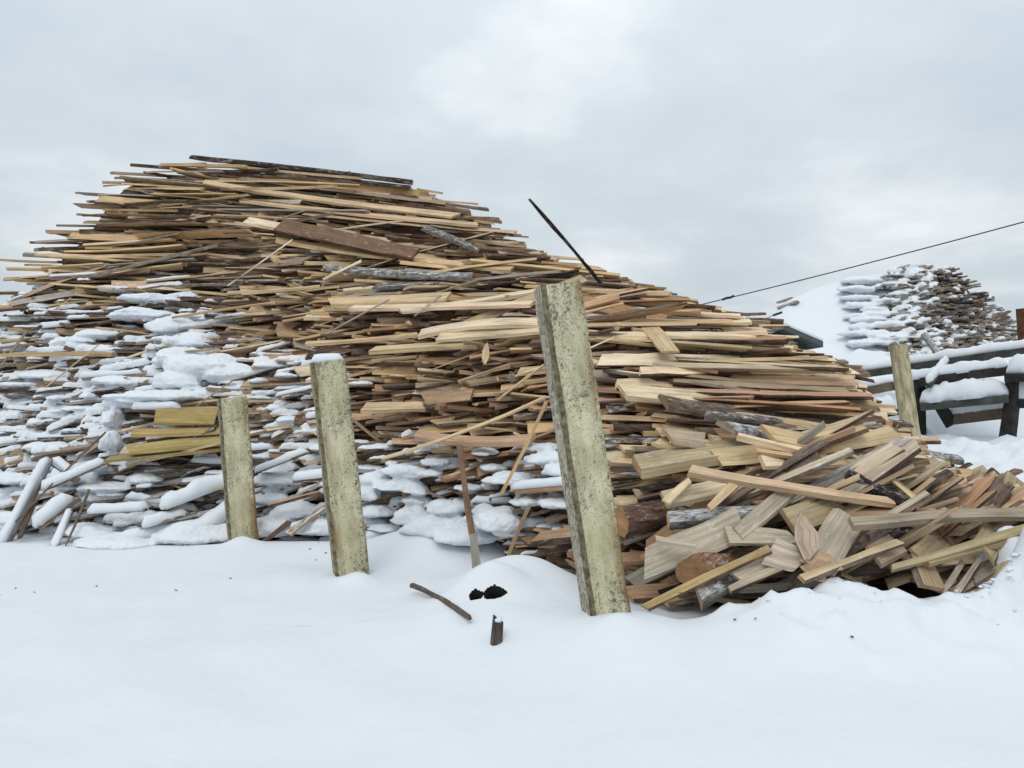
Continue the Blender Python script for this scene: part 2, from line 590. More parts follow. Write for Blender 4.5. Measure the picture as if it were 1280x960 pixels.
def gen_plank(px, py, dj, big=1.0):
    sl, sdv, ln, th, sn, pk = field(px, py)
    d0 = D(px, py) + dj
    slope = random.gauss(sl, sdv)
    if rnd() < .08:
        slope += U(-.3, .3) if not (px > 760 and py < 570) else 0
    sn = 0 if sn < .13 else sn
    ln = ln * U(.6, 1.5) * big
    # keep the right end under the outline of the heap
    for _ in range(12):
        if py + slope * ln > interp(TOP, px + ln) + U(-5, 3):
            break
        ln *= .85
    if ln < 22:
        return None
    yaw = math.radians(random.gauss(-6 if px < 300 and py < 360 else 12 if px < 620 else 4, 8))
    d1 = d0 + ln * d0 / F * math.tan(yaw)
    P0 = at(px, py, d0)
    # pixel slope is the slope in the picture; the far end keeps it
    P1 = at(px + ln * (d1 / d0 if False else 1), py + slope * ln, d1)
    r = rnd()
    kind = 'board' if r < .5 else 'slab' if r < .70 else 'slabup' if r < .82 else 'lath'
    t = th * U(.45, .95)
    w = U(.06, .15)
    if px < 760:
        t *= .82
    elif py > 600:
        w *= .82
    if kind == 'lath':
        w = U(.03, .06)
        t = U(.02, .035)
    if kind in ('slab', 'slabup'):
        t *= 1.25
    tilt = random.gauss(7, 13)
    if rnd() < .07:
        tilt = U(35, 80) if not (px > 760 and py < 570) else U(20, 35)
    pal = random.choice(PAL[pk])
    frost = sn * U(.05, .35) + (.3 if rnd() < .12 else 0)
    mb = plank(P0, P1, w, t, kind, tilt, jit(pal), frost)
    cap = None
    if rnd() < sn * 1.05 and abs(tilt) < 40:
        L = mb.info[7]
        cl = min(L * .95, U(.12, .6))
        h = U(.018, .058) * (1.1 if sn > .8 else .8)
        cap = cap_of(mb, 0, cl / L, h, U(.8, 1.0))
    return dict(mb=mb, cap=cap, kind=kind, pal=pal, px=px, py=py, ln=ln, slope=slope, d=d0, t=t * F / d0 + abs(math.sin(math.radians(tilt))) * w * F / d0, hero=None)


def scatter():
    # surface layer: jittered rows whose pitch follows the plank thickness in the picture
    py = 198.0
    while py < 756:
        px = -135 + U(0, 40)
        while px < 1275:
            y = py + U(-3, 3)
            x = px + U(-12, 12)
            sl, sdv, ln, th, sn, pk = field(x, y)
            jag = U(0, 34) if x < 180 else 0
            if interp(TOP, x + jag) - 2 < y < interp(BOT, x) - 4:
                it = gen_plank(x, y, random.gauss(.02, .07))
                if it:
                    ITEMS.append(it)
            px += ln * U(.26, .55)
        py += 2.8 if py < 430 else 3.7 if py < 600 else 5.2
    # a second, deeper layer closes the gaps
    for _ in range(1500):
        x = U(-130, 1270)
        y = U(200, 740)
        if interp(TOP, x) + 6 < y < interp(BOT, x) - 10:
            it = gen_plank(x, y, U(.1, .22))
            if it:
                ITEMS.append(it)
    for _ in range(170):
        x, y = U(0, 1240), U(230, 735)
        if interp(TOP, x) + 12 < y < interp(BOT, x) - 12:
            d = D(x, y) - U(.03, .12)
            l, a = U(.25, .9), random.gauss(0, .35) if rnd() < .75 else U(-.6, .6)
            P0 = at(x, y, d)
            P1 = P0 + Vector((l * math.cos(a), U(-.1, .1) * l, l * math.sin(a)))
            if proj(P1)[1] < interp(TOP, proj(P1)[0]) + 3:
                continue
            mb = plank(P0, P1, U(.012, .03), U(.006, .014), 'lath', U(0, 80), jit(random.choice([FRESH, PALE, HONEY, GB, GREY])), .1)
            ITEMS.append(dict(mb=mb, cap=None, kind='lath', pal=GB, px=x, py=y, ln=40, slope=0, d=d, t=2, hero=None))
    # planks poking out of the left edge against the sky
    for (x, y, ln, sl) in [(0, 325, 190, .02), (8, 336, 160, .03), (20, 350, 140, .02), (95, 241, 130, .05), (163, 206, 150, .06), (128, 228, 120, .05),
                           (96, 268, 120, .04), (60, 290, 140, .02), (38, 303, 150, .04), (30, 318, 150, .05), (5, 349, 150, 0), (-20, 384, 180, -.01),
                           (-10, 402, 150, -.01), (10, 412, 130, -.02), (0, 426, 120, -.08), (15, 448, 130, -.02), (72, 282, 120, .03), (140, 216, 120, .06),
                           (45, 312, 120, -.02), (-30, 366, 150, .0), (15, 372, 120, .03), (110, 252, 120, .03)]:
        d = D(max(x, 10) + 60, y + 5) + .05
        it = gen_plank(x, y, 0)
        P0 = at(x, y, d)
        P1 = at(x + ln, y + sl * ln, d + .5)
        mb = plank(P0, P1, U(.05, .12), U(.022, .04), random.choice(['board', 'lath', 'slab']), U(0, 25), jit(random.choice([HONEY, GB, FRESH, GREY])), .1)
        ITEMS.append(dict(mb=mb, cap=None, kind='board', pal=GB, px=x, py=y, ln=ln, slope=sl, d=d, t=5, hero=None))


scatter()

# ------------------------------------------------------------------ planks one can single out
BK, BKG = (.028, .02, .017), (.12, .10, .085)


def hero(name, cat, label, x0, y0, x1, y1, w, t, kind='board', tilt=20, tint=FRESH, o0=-.05, o1=-.05, frost=0., bt=None, cap=None,
         d0=None, d1=None, point=0, bow=None, endtint=None, group=None):
    D0 = d0 if d0 else D(x0, y0) + o0
    D1 = d1 if d1 else D(x1, y1) + o1
    if kind in ('board', 'lath') and t > .015:
        t *= .62
        w *= .72 if w < .1 else .9
    elif kind in ('slab', 'slabup'):
        t *= .75
    mb = plank(at(x0, y0, D0), at(x1, y1, D1), w, t, kind, tilt, jit(tint, .06), frost, bt, bow, point, 1., endtint)
    if cap:
        cap = (cap[0], cap[1], cap[2] * .75) + tuple(cap[3:])
    c = cap_of(mb, *cap) if cap else None
    ITEMS.append(dict(mb=mb, cap=c, kind=kind, pal=tint, px=x0, py=y0, ln=abs(x1 - x0), slope=0, d=D0, t=10, hero=(name, cat, label)))


H = hero
# crest and upper part
H('bark_plank', 'bark plank', 'long black bark slab lying along the very crest of the big heap', 243, 197, 516, 228, .15, .075, 'slabup', 10, GB, -.1, -.1, .12, BK, bow=.015)
H('bark_plank', 'bark plank', 'dark bark slab just below the black one on the crest', 330, 214, 513, 234, .12, .05, 'slabup', 20, GB, -.05, -.05, .1, (.05, .035, .026))
H('bark_plank', 'bark plank', 'dark bark slab ending at the right under the crest, with a pale cut edge', 300, 224, 556, 256, .12, .05, 'slab', 30, GB, -.08, -.08, .1, BK)
H('plank', 'plank', 'long pale plank with frosty top running below the crest of the heap', 255, 228, 570, 270, .12, .04, 'board', 40, FRESH, -.1, -.1)
H('plank', 'plank', 'pale plank whose right end juts over the sloping shoulder of the heap', 300, 250, 597, 281, .12, .04, 'board', 30, FRESH, -.1, -.1)
H('plank', 'plank', 'straw coloured plank with a dark point at its right end on the shoulder', 380, 268, 644, 292, .12, .04, 'slab', 30, HONEY, -.1, -.1, .2)
H('bark_plank', 'bark plank', 'short scaly bark slab lying askew across the shoulder planks', 533, 285, 598, 312, .10, .05, 'slabup', 35, GB, -.2, -.2, .3, BKG)
H('plank', 'plank', 'wide straw plank on the shoulder whose square right end shows against the sky', 400, 292, 690, 326, .16, .04, 'board', 35, FRESH, -.12, -.1)
H('plank', 'plank', 'short pale board end in front of the big reddish slab', 308, 276, 372, 289, .16, .05, 'board', 40, PALE, -.25, -.2)
H('bark_plank', 'bark plank', 'big reddish brown slab under the pale board end, upper middle of the heap', 350, 284, 520, 320, .24, .1, 'slab', 40, (.19, .105, .06), -.25, -.05, .05, (.12, .06, .035))
H('plank', 'plank', 'long straw plank sloping down to the right beneath the reddish slab', 345, 300, 640, 337, .14, .045, 'board', 30, FRESH, -.15, -.1)
H('bark_plank', 'bark plank', 'frost speckled dark slab in the middle of the upper heap', 405, 333, 590, 345, .14, .06, 'slabup', 35, GB, -.12, -.1, .45, BKG)
H('bark_plank', 'bark plank', 'greyish bark edged plank running to the base of the leaning pole', 470, 358, 745, 345, .13, .05, 'slabup', 25, GREY, -.15, -.1, .3, BKG)
H('plank', 'plank', 'pale strip rising right to the top of the tallest post', 500, 388, 690, 361, .10, .05, 'board', 30, PALE, -.2, -.25, bow=-.02)
H('plank', 'plank', 'blunt pale plank ending just left of the rising strip', 440, 385, 665, 380, .12, .05, 'board', 25, PALE, -.2, -.15)
H('plank', 'plank', 'broad tan plank with scooped left end, middle of the heap', 412, 378, 560, 372, .15, .05, 'board', 45, FRESH, -.2, -.1)
H('plank', 'plank', 'pale bowed plank in the middle of the heap left of the tallest post', 525, 418, 690, 405, .14, .05, 'board', 35, PALE, -.2, -.2, bow=.05)
H('plank', 'plank', 'pale plank with drooping left end above the reddish tangle', 466, 438, 600, 430, .10, .06, 'board', 30, FRESH, -.25, -.15)
H('plank', 'plank', 'pale plank end under the bowed plank left of the tallest post', 548, 422, 680, 412, .1, .04, 'board', 45, PALE, -.25, -.2)
H('plank', 'plank', 'narrow straw plank left of the middle post top', 382, 430, 522, 418, .08, .04, 'board', 25, FRESH, -.2, -.1)
H('plank', 'plank', 'grey weathered pole lying askew across the upper left planks', 115, 345, 272, 306, .07, .045, 'slabup', 20, (.24, .19, .14), -.25, -.3, .1, (.2, .16, .12))
H('plank', 'plank', 'yellow plank jutting left out of the snowy left side', 4, 444, 142, 443, .09, .06, 'board', 10, HONEY, -.3, -.25)
H('plank', 'plank', 'thin straight plank resting on snow below the upper left pole', 198, 441, 275, 436, .05, .02, 'lath', 20, GB, -.3, -.2)
H('plank', 'plank', 'long slim pale plank pointing at the middle post from upper left', 285, 366, 400, 358, .08, .04, 'lath', 20, FRESH, -.2, -.2)
H('plank', 'plank', 'slim straw plank slanting up over the upper left snow patch', 215, 397, 345, 378, .06, .03, 'lath', 20, HONEY, -.25, -.2)
# block of yellow planks at left
YEL = (.42, .31, .13)
H('plank', 'plank', 'yellow plank on top of the clean block left of the short post', 168, 511, 282, 511, .16, .03, 'board', 10, YEL, -.3, -.2, cap=(.0, .5, .07))
H('plank', 'plank', 'yellow board turned face on in the clean block left of the short post', 194, 521, 270, 522, .15, .03, 'board', 80, YEL, -.33, -.25)
H('plank', 'plank', 'yellow plank below the face on board in the clean block', 166, 541, 285, 537, .14, .035, 'board', 20, YEL, -.3, -.2)
H('plank', 'plank', 'thick yellow plank low in the clean block left of the short post', 160, 562, 285, 549, .15, .05, 'board', 30, YEL, -.3, -.2)
H('plank', 'plank', 'lowest yellow plank of the clean block, sticking out left', 134, 574, 280, 560, .12, .035, 'board', 20, (.34, .24, .11), -.3, -.2)
# snowy sticks at the lower left
H('pole', 'pole', 'thick snow covered pole leaning in the snow at lower left', 62, 575, 4, 683, .07, .07, 'log', 0, GREY, -.5, -.35, .9, BKG, cap=(.0, 1, .045, 1.1))
H('pole', 'pole', 'short snow covered pole propped beside the thick leaning one', 66, 577, 96, 600, .06, .06, 'log', 0, GREY, -.45, -.3, .9, BKG, cap=(0, 1, .05, 1.1))
H('stick', 'stick', 'thin dark stick slanting over the lower left snow', 20, 652, 132, 540, .02, .02, 'lath', 0, DK, -.5, -.4)
H('plank', 'plank', 'snow loaded plank slanting up beside the leaning poles, lower left', 55, 612, 132, 578, .15, .03, 'board', 10, DK, -.4, -.3, .3, None, (0, 1, .08))
H('plank', 'plank', 'snow loaded plank with dark underside at the foot of the lower left', 45, 658, 92, 622, .16, .04, 'board', 20, DK, -.4, -.3, .3, None, (0, 1, .09))
H('pole', 'pole', 'small snowy pole standing aslant in the lower left snow', 68, 685, 88, 638, .05, .05, 'log', 0, GREY, -.4, -.35, .8, BKG, cap=(0, 1, .03))
H('stick', 'stick', 'dark stub of plank under the leaning pole at lower left', 24, 672, 45, 625, .04, .03, 'lath', 0, DK, -.4, -.3)
H('stick', 'stick', 'thin stick standing upright between snowy planks, lower left', 82, 682, 112, 612, .02, .02, 'lath', 0, DK, -.45, -.4)
H('plank', 'plank', 'long low plank under thick snow at the foot of the left side', 92, 688, 250, 658, .18, .03, 'board', 5, DK, -.3, -.25, .3, None, (0, .9, .1))
H('plank', 'plank', 'wide plank with a thick snow loaf slanting toward the short post', 202, 634, 295, 600, .2, .03, 'board', 5, HONEY, -.4, -.2, .3, None, (0, 1, .11))
H('plank', 'plank', 'snow buried plank slanting up just left of the short post foot', 222, 682, 300, 628, .22, .03, 'board', 5, DK, -.35, -.2, .3, None, (0, 1, .12))
H('plank', 'plank', 'straight snowy plank in the lower left, dark edge below the snow', 112, 640, 186, 636, .14, .03, 'board', 5, DK, -.4, -.3, .3, None, (0, 1, .075))
H('plank', 'plank', 'snowy plank under the dark hollow left of the short post', 180, 658, 240, 640, .14, .03, 'board', 5, DK, -.4, -.3, .3, None, (0, .9, .08))
H('plank', 'plank', 'snowy plank between the short and middle posts, dark lower edge', 322, 590, 385, 566, .14, .03, 'board', 5, DK, -.3, -.25, .3, None, (0, 1, .06))
H('plank', 'plank', 'tan plank with a snow loaf touching the middle post', 368, 600, 440, 592, .14, .045, 'board', 10, FRESH, -.4, -.3, .3, None, (0, 1, .08))
H('plank', 'plank', 'bare narrow plank slanting between the two left posts near the snow', 335, 632, 400, 615, .06, .03, 'board', 20, HONEY, -.4, -.35)
H('stick', 'stick', 'dark plank edge lying on snow between the two left posts', 325, 680, 362, 652, .05, .03, 'board', 20, DK, -.4, -.3)
H('plank', 'plank', 'snowy plank slanting up to the right behind the middle post foot', 360, 668, 405, 634, .08, .03, 'board', 30, GB, -.4, -.3, .5)
# centre
H('plank', 'plank', 'pinkish pale plank in the centre, above the upright brown stake', 524, 544, 665, 549, .12, .055, 'board', 30, (.5, .33, .2), -.2, -.2, bow=-.03)
H('lath', 'lath', 'long thin lath rising to the right behind the tallest post', 478, 573, 682, 496, .035, .018, 'lath', 40, FRESH, -.45, -.35, bow=-.03)
H('lath', 'lath', 'thin yellow lath leaning down left from the tallest post', 683, 502, 626, 618, .022, .012, 'lath', 80, HONEY, -.45, -.4)
H('stake', 'stake', 'brown upright stake standing before the centre of the heap', 574, 556, 590, 668, .055, .03, 'board', 80, (.2, .13, .085), -.45, -.4)
H('stick', 'stick', 'thin grey brown stick leaning on the planks left of the tallest post', 662, 632, 634, 698, .03, .02, 'lath', 70, GB, -.4, -.3)
H('plank', 'plank', 'rounded tan board end facing out of the reddish tangle', 530, 500, 590, 494, .13, .04, 'slab', 50, (.38, .24, .14), -.2, -.1)
H('plank', 'plank', 'broad tan board end left of the rounded one in the centre', 455, 510, 530, 508, .10, .05, 'board', 45, FRESH, -.2, -.1)
H('plank', 'plank', 'snow dusted board with a split end near the tallest post', 645, 612, 715, 606, .14, .05, 'board', 20, (.36, .23, .13), -.2, -.2, .2, None, (0, 1, .06))
H('plank', 'plank', 'tan board lying on edge at the foot of the tallest post', 670, 674, 745, 664, .12, .05, 'board', 40, (.38, .25, .15), -.2, -.1)
H('plank', 'plank', 'pale splintered chip standing upright in the reddish tangle', 606, 455, 608, 430, .08, .02, 'board', 80, FRESH, -.3, -.3, point=1)
H('pole', 'pole', 'slim dark pole sticking up into the sky above the tallest post', 750, 353, 661, 249, .028, .024, 'log', 0, GB, 0, 0, 0, BK, d0=7.0, d1=6.6, bow=.012)
# right upper
H('plank', 'plank', 'pale chip board standing up askew right of the tallest post top', 805, 403, 838, 440, .16, .025, 'board', 75, FRESH, -.25, -.35)
H('bark_plank', 'bark plank', 'reddish dark bark slab right of the tallest post, near the top', 752, 383, 925, 402, .13, .07, 'slabup', 30, RED, -.25, -.15, .05, (.08, .035, .022))
H('bark_plank', 'bark plank', 'dark plank tip jutting right over the distant snow', 840, 396, 956, 392, .10, .035, 'board', 10, DK, -.1, -.1)
H('plank', 'plank', 'wide reddish board above the pale strips right of the tallest post', 728, 378, 830, 402, .18, .03, 'board', 60, (.42, .25, .14), -.3, -.3)
for i, (x0, y0, x1, y1, tn) in enumerate([(735, 394, 962, 414, PALE), (740, 402, 985, 408, FRESH), (760, 406, 985, 432, FRESH), (790, 412, 985, 440, HONEY), (780, 388, 960, 408, PALE), (735, 415, 860, 420, FRESH), (745, 424, 880, 436, HONEY)]):
    H('lath', 'lath', ['long pale lath on the right shoulder, uppermost of its bundle', 'pale lath on the right shoulder pointing at the grey gable', 'pale lath on the right shoulder ending below the grey gable',
                       'straw lath lowest in the bundle on the right shoulder', 'thin pale lath crossing behind the standing chip board', 'short pale lath left of the standing chip board',
                       'straw lath under the standing chip board'][i], x0, y0, x1, y1, .07, .035, 'board', 25, tn, -.2 - .02 * i, -.15)
H('plank', 'plank', 'widest bright sawn plank lying level right of the tallest post', 748, 452, 1045, 461, .13, .055, 'slab', 50, PALE, -.25, -.2, bow=.03)
H('plank', 'plank', 'narrow bright plank just under the widest level one', 800, 466, 1068, 466, .09, .05, 'slab', 40, PALE, -.2, -.15)
H('plank', 'plank', 'bowed bright plank rising slightly to the right, third layer down', 770, 482, 1055, 471, .10, .045, 'slab', 45, PALE, -.22, -.15, bow=-.03)
H('plank', 'plank', 'bright wide plank sloping down right toward the cream post', 778, 490, 1108, 523, .14, .05, 'board', 45, PALE, -.3, -.2)
H('bark_plank', 'bark plank', 'brown bark slab beneath the bright sloping plank', 830, 502, 1112, 533, .13, .06, 'slabup', 40, GB, -.3, -.2, .1, (.13, .09, .065))
H('bark_plank', 'bark plank', 'frost speckled round bark slab below the brown one on the right', 882, 518, 1112, 541, .10, .06, 'slabup', 25, GB, -.3, -.22, .35, (.11, .085, .07))
H('bark_plank', 'bark plank', 'whitish frosted bark slab on the right, above the big bare board', 908, 532, 1198, 573, .13, .06, 'slabup', 22, GREY, -.3, -.25, .5, BKG)
H('plank', 'plank', 'big bare board with frosted bark edge sloping down right', 960, 543, 1172, 588, .15, .05, 'board', 42, FRESH, -.4, -.3)
H('plank', 'plank', 'straight bright strip under the big bare board', 922, 546, 1178, 596, .07, .05, 'board', 30, PALE, -.42, -.32)
H('plank', 'plank', 'thin pale strip pointing right to the cream post', 1030, 545, 1148, 549, .06, .03, 'board', 30, PALE, -.4, -.4)
H('plank', 'plank', 'thick squared block with orange cut end, right of the tallest post', 796, 583, 930, 560, .24, .085, 'board', 22, (.47, .36, .21), -.4, -.05, .08, endtint=(.46, .27, .13))
H('plank', 'plank', 'long bright strip sloping down right from the squared block', 862, 588, 1116, 628, .09, .05, 'board', 35, FRESH, -.45, -.4)
H('plank', 'plank', 'slim level strip over the squared block', 818, 556, 985, 557, .07, .035, 'board', 20, FRESH, -.3, -.15)
H('plank', 'plank', 'slim strip running down to the right above the dark gap', 945, 564, 1092, 581, .07, .03, 'board', 25, FRESH, -.38, -.3)
H('plank', 'plank', 'short pale wedge behind the long sloping strip', 952, 577, 1035, 575, .1, .04, 'board', 50, PALE, -.35, -.2, point=-.7)
H('plank', 'plank', 'square board end tipped up over the squared block', 835, 545, 880, 550, .14, .035, 'board', 45, (.5, .4, .28), -.35, -.15)
# jumble at the right foot
H('log', 'log', 'thick bark log with orange cut end right of the tallest post', 776, 651, 842, 640, .17, .17, 'log', 0, (.45, .24, .11), -.3, .1, .15, (.15, .08, .055), endtint=(.45, .24, .11))
H('log', 'log', 'frost whitened thin log beside the thick orange ended one', 835, 651, 948, 643, .10, .10, 'log', 0, FRESH, -.3, -.2, .6, BKG)
H('plank', 'plank', 'bright plank with one ragged end slanting down left, above the snow', 806, 706, 928, 655, .17, .04, 'slab', 50, (.55, .46, .34), -.3, -.3, .15)
H('plank', 'plank', 'small pale plank across the top of the ragged slanting one', 820, 674, 870, 683, .06, .03, 'board', 30, (.5, .42, .32), -.4, -.4)
H('plank', 'plank', 'pale plank lying level above the thick bark log', 830, 624, 912, 606, .13, .045, 'board', 40, PALE, -.3, -.15)
H('plank', 'plank', 'small pale stick of board standing on the thick bark log', 832, 628, 862, 601, .07, .02, 'board', 60, PALE, -.4, -.3)
H('lath', 'lath', 'short lath leaning right beside the level pale plank', 887, 636, 918, 606, .06, .025, 'board', 60, FRESH, -.4, -.35)
H('plank', 'plank', 'narrow waned board slanting up right in the foot jumble', 922, 668, 986, 614, .1, .03, 'board', 55, (.5, .42, .31), -.35, -.3)
H('plank', 'plank', 'level grey board end in the middle of the foot jumble', 908, 669, 992, 672, .12, .03, 'board', 40, (.5, .43, .33), -.35, -.3, .15)
H('plank', 'plank', 'pointed leaf shaped slab standing in the foot jumble', 1003, 646, 1010, 700, .13, .02, 'slab', 75, (.48, .38, .27), -.4, -.45, point=1)
H('bark_plank', 'bark plank', 'pale slab with a bark patch behind the leaf shaped one', 985, 652, 1060, 625, .18, .05, 'board', 60, (.46, .35, .22), -.3, -.25)
H('plank', 'plank', 'wide pale grey board leaning left in the foot jumble', 1062, 646, 1022, 712, .19, .03, 'board', 65, (.47, .40, .30), -.35, -.4)
H('plank', 'plank', 'rounded tan slab end below the wide leaning board', 1008, 705, 1045, 715, .16, .03, 'slab', 65, (.44, .32, .2), -.42, -.42, point=1)
H('plank', 'plank', 'pale rhombus shaped board just left of the leaf shaped slab', 962, 688, 1006, 702, .17, .025, 'board', 45, (.52, .45, .36), -.42, -.4)
H('plank', 'plank', 'pale board near the snow, upper of two below the rhombus', 920, 722, 978, 696, .13, .03, 'board', 45, (.52, .45, .35), -.38, -.38)
H('plank', 'plank', 'pale strip near the snow, lower of two below the rhombus', 912, 738, 980, 708, .06, .03, 'board', 35, (.48, .4, .28), -.4, -.4)
H('lath', 'lath', 'long yellow lath running down left into the snow', 806, 760, 962, 686, .06, .03, 'board', 50, (.45, .33, .15), -.42, -.45)
H('log', 'log', 'short log with peeling orange bark near the snow', 866, 716, 912, 694, .19, .15, 'log', 0, (.4, .24, .13), -.28, -.1, .25, (.24, .12, .06))
H('bark_plank', 'bark plank', 'frosted grey bark slab at the snow edge under the peeling log', 872, 742, 925, 712, .13, .05, 'slabup', 50, GREY, -.35, -.3, .4, BKG)
H('plank', 'plank', 'long strip slanting up right from the snow, centre of the foot jumble', 1002, 724, 1125, 678, .06, .04, 'board', 40, (.5, .4, .26), -.45, -.45)
H('plank', 'plank', 'long grey plank lying level across the right foot jumble', 1064, 655, 1300, 643, .09, .05, 'board', 40, (.36, .30, .21), -.5, -.4)
H('lath', 'lath', 'upper of two long laths crossing the right foot jumble', 1114, 710, 1300, 655, .06, .035, 'board', 40, (.46, .36, .22), -.4, -.35)
H('lath', 'lath', 'lower of two long laths crossing the right foot jumble', 1160, 703, 1285, 668, .05, .03, 'board', 40, (.46, .36, .22), -.35, -.3)
H('plank', 'plank', 'broad board with dark knot leaning right in the right foot jumble', 1136, 654, 1236, 592, .16, .03, 'board', 60, (.47, .36, .21), -.25, -.2)
H('bark_plank', 'bark plank', 'dark bark slab between two broad boards leaning right', 1160, 672, 1246, 592, .1, .04, 'slabup', 60, GB, -.2, -.15, .1, BK)
H('plank', 'plank', 'broad board leaning right beyond the dark bark slab', 1150, 700, 1252, 600, .16, .03, 'board', 60, (.44, .34, .21), -.25, -.2)
H('plank', 'plank', 'darker grey brown board behind the upright one at far right', 1200, 655, 1262, 600, .15, .03, 'board', 60, (.33, .26, .17), -.2, -.15)
H('plank', 'plank', 'upright broad board with a black tip at far right', 1232, 690, 1272, 600, .17, .03, 'board', 65, (.46, .36, .22), -.3, -.2)
H('plank', 'plank', 'tan board end hanging at far right edge above the snow', 1262, 650, 1320, 600, .17, .03, 'board', 60, (.42, .33, .21), -.2, -.1)
H('plank', 'plank', 'short board pointing at viewer in the right foot jumble', 1092, 696, 1122, 680, .14, .03, 'board', 45, (.36, .26, .16), -.42, -.3)
H('plank', 'plank', 'tan board end standing in the snow at the right foot', 1150, 700, 1165, 735, .15, .03, 'board', 70, (.4, .28, .17), -.25, -.3)
H('plank', 'plank', 'brown board behind the board end standing in the snow', 1176, 668, 1215, 640, .2, .03, 'board', 60, (.36, .25, .15), -.2, -.1)
H('log', 'log', 'thin black bark branch slanting down right over the right jumble', 1058, 593, 1145, 636, .07, .07, 'log', 0, GB, -.45, -.45, .25, BK)
H('log', 'log', 'rough dark bark log behind the leaf shaped slab', 1055, 640, 1118, 636, .15, .13, 'log', 0, GB, -.1, -.1, .25, (.07, .05, .042))
H('log', 'log', 'rough dark bark log under the long level grey plank', 1074, 672, 1124, 664, .14, .12, 'log', 0, GB, -.2, -.1, .25, (.06, .045, .04))
H('stick', 'stick', 'thin twig like strip slanting down right under the frosted slab', 1035, 556, 1152, 632, .02, .012, 'lath', 50, FRESH, -.5, -.5, bow=.05)
H('stick', 'stick', 'second thin strip crossing down to the dark branch', 1090, 578, 1150, 628, .02, .012, 'lath', 50, FRESH, -.5, -.45)
H('stick', 'stick', 'thin curved strip hanging before the cream post foot', 1155, 568, 1169, 612, .03, .012, 'lath', 80, FRESH, -.5, -.45, bow=.04)
H('stick', 'stick', 'left of two pale sticks poking from the snow at lower right', 1178, 742, 1204, 702, .04, .025, 'board', 60, (.42, .35, .25), -.15, -.2, .2)
H('stick', 'stick', 'right of two pale sticks poking from the snow at lower right', 1194, 744, 1226, 700, .045, .025, 'board', 60, (.46, .38, .28), -.15, -.2, .2)

# ------------------------------------------------------------------ which planks show largest: coarse depth buffer
BW, BH = 640, 480
zb = np.full((BH, BW), 1e9)
ib = np.full((BH, BW), -1, dtype=int)
for k, it in enumerate(ITEMS):
    P0, P1, w, t, nrm, sd, ax, L, tilt, bow, bow2 = it['mb'].info
    x0, y0, f0 = proj(P0)
    x1, y1, f1 = proj(P1)
    pn = max(2, int(math.hypot(x1 - x0, y1 - y0) / 2))
    hw = max(1, int((abs(sd.z) * w + abs(nrm.z) * t) * F / f0 / 2 / 2 + .5))
    for s in range(pn + 1):
        f = s / pn
        xx = int((x0 + (x1 - x0) * f) / 2)
        yy = (y0 + (y1 - y0) * f) / 2
        zz = f0 + (f1 - f0) * f - w * .4
        if not 0 <= xx < BW:
            continue
        for q in range(-hw, hw + 1):
            yi = int(yy + q)
            if 0 <= yi < BH and zz < zb[yi, xx]:
                zb[yi, xx] = zz
                ib[yi, xx] = k
cnt = np.bincount(ib[ib >= 0].ravel(), minlength=len(ITEMS))
for k, it in enumerate(ITEMS):
    it['vis'] = int(cnt[k])
order = sorted([it for it in ITEMS if not it['hero']], key=lambda i: -i['vis'])
n_hero = sum(1 for i in ITEMS if i['hero'])
solo = order[:max(0, 296 - n_hero)]
for it in solo:
    it['solo'] = True

# words for the planks that have no entry of their own
PLACES = [
    (60, 260, 'at the upper left edge against the sky'), (180, 225, 'under the left end of the crest'), (300, 245, 'under the black crest slab'),
    (430, 250, 'right of centre below the crest'), (560, 285, 'on the sloping right shoulder'), (660, 325, 'low on the shoulder near the slim pole'),
    (40, 340, 'at the left edge where tips reach the frame'), (170, 300, 'above the grey askew pole'), (290, 320, 'between the askew pole and the reddish slab'),
    (110, 380, 'beside the upper left snow patch'), (30, 430, 'around the yellow jutting plank'), (230, 380, 'above the big left snow patch'),
    (330, 380, 'above the dark column left of the middle'), (450, 340, 'under the reddish slab'), (470, 400, 'near the scooped tan plank'),
    (600, 380, 'left of the tallest post top'), (50, 520, 'in the snowy left face'), (60, 620, 'near the leaning snowy poles'),
    (180, 470, 'between the left snow patches'), (220, 540, 'within the clean yellow block'), (180, 620, 'below the clean yellow block'),
    (340, 450, 'between short and middle post tops'), (345, 540, 'between the short and middle posts'), (345, 640, 'near the snow between the left posts'),
    (460, 470, 'right of the middle post top'), (480, 550, 'right of the middle post'), (470, 640, 'right of the middle post foot'),
    (600, 460, 'in the reddish tangle'), (600, 530, 'near the pinkish centre plank'), (640, 600, 'between brown stake and tallest post'),
    (660, 670, 'beside the tallest post foot'), (790, 380, 'right of the tallest post top'), (900, 420, 'in the bundle on the right shoulder'),
    (800, 440, 'above the widest bright plank'), (830, 510, 'right of the tallest post middle'), (1000, 500, 'toward the cream post'),
    (800, 560, 'left of the squared orange block'), (920, 600, 'under the squared orange block'), (1080, 590, 'under the big bare board'),
    (820, 690, 'right of the tallest post foot'), (940, 680, 'in the middle of the foot jumble'), (1080, 690, 'under the long grey plank'), (1220, 640, 'among the boards leaning right'),
]
CNAME = {(.66, .55, .41): 'pale', (.58, .47, .335): 'beige', (.62, .50, .35): 'cream', (.50, .38, .26): 'tan', FRESH: 'straw', PALE: 'pale', HONEY: 'honey', RED: 'reddish', GB: 'brown', GREY: 'grey', DK: 'dark'}
KNAME = {'board': ('plank', 'plank'), 'slab': ('bark_plank', 'bark plank'), 'slabup': ('bark_plank', 'bark plank'), 'lath': ('lath', 'lath')}
groups = {}
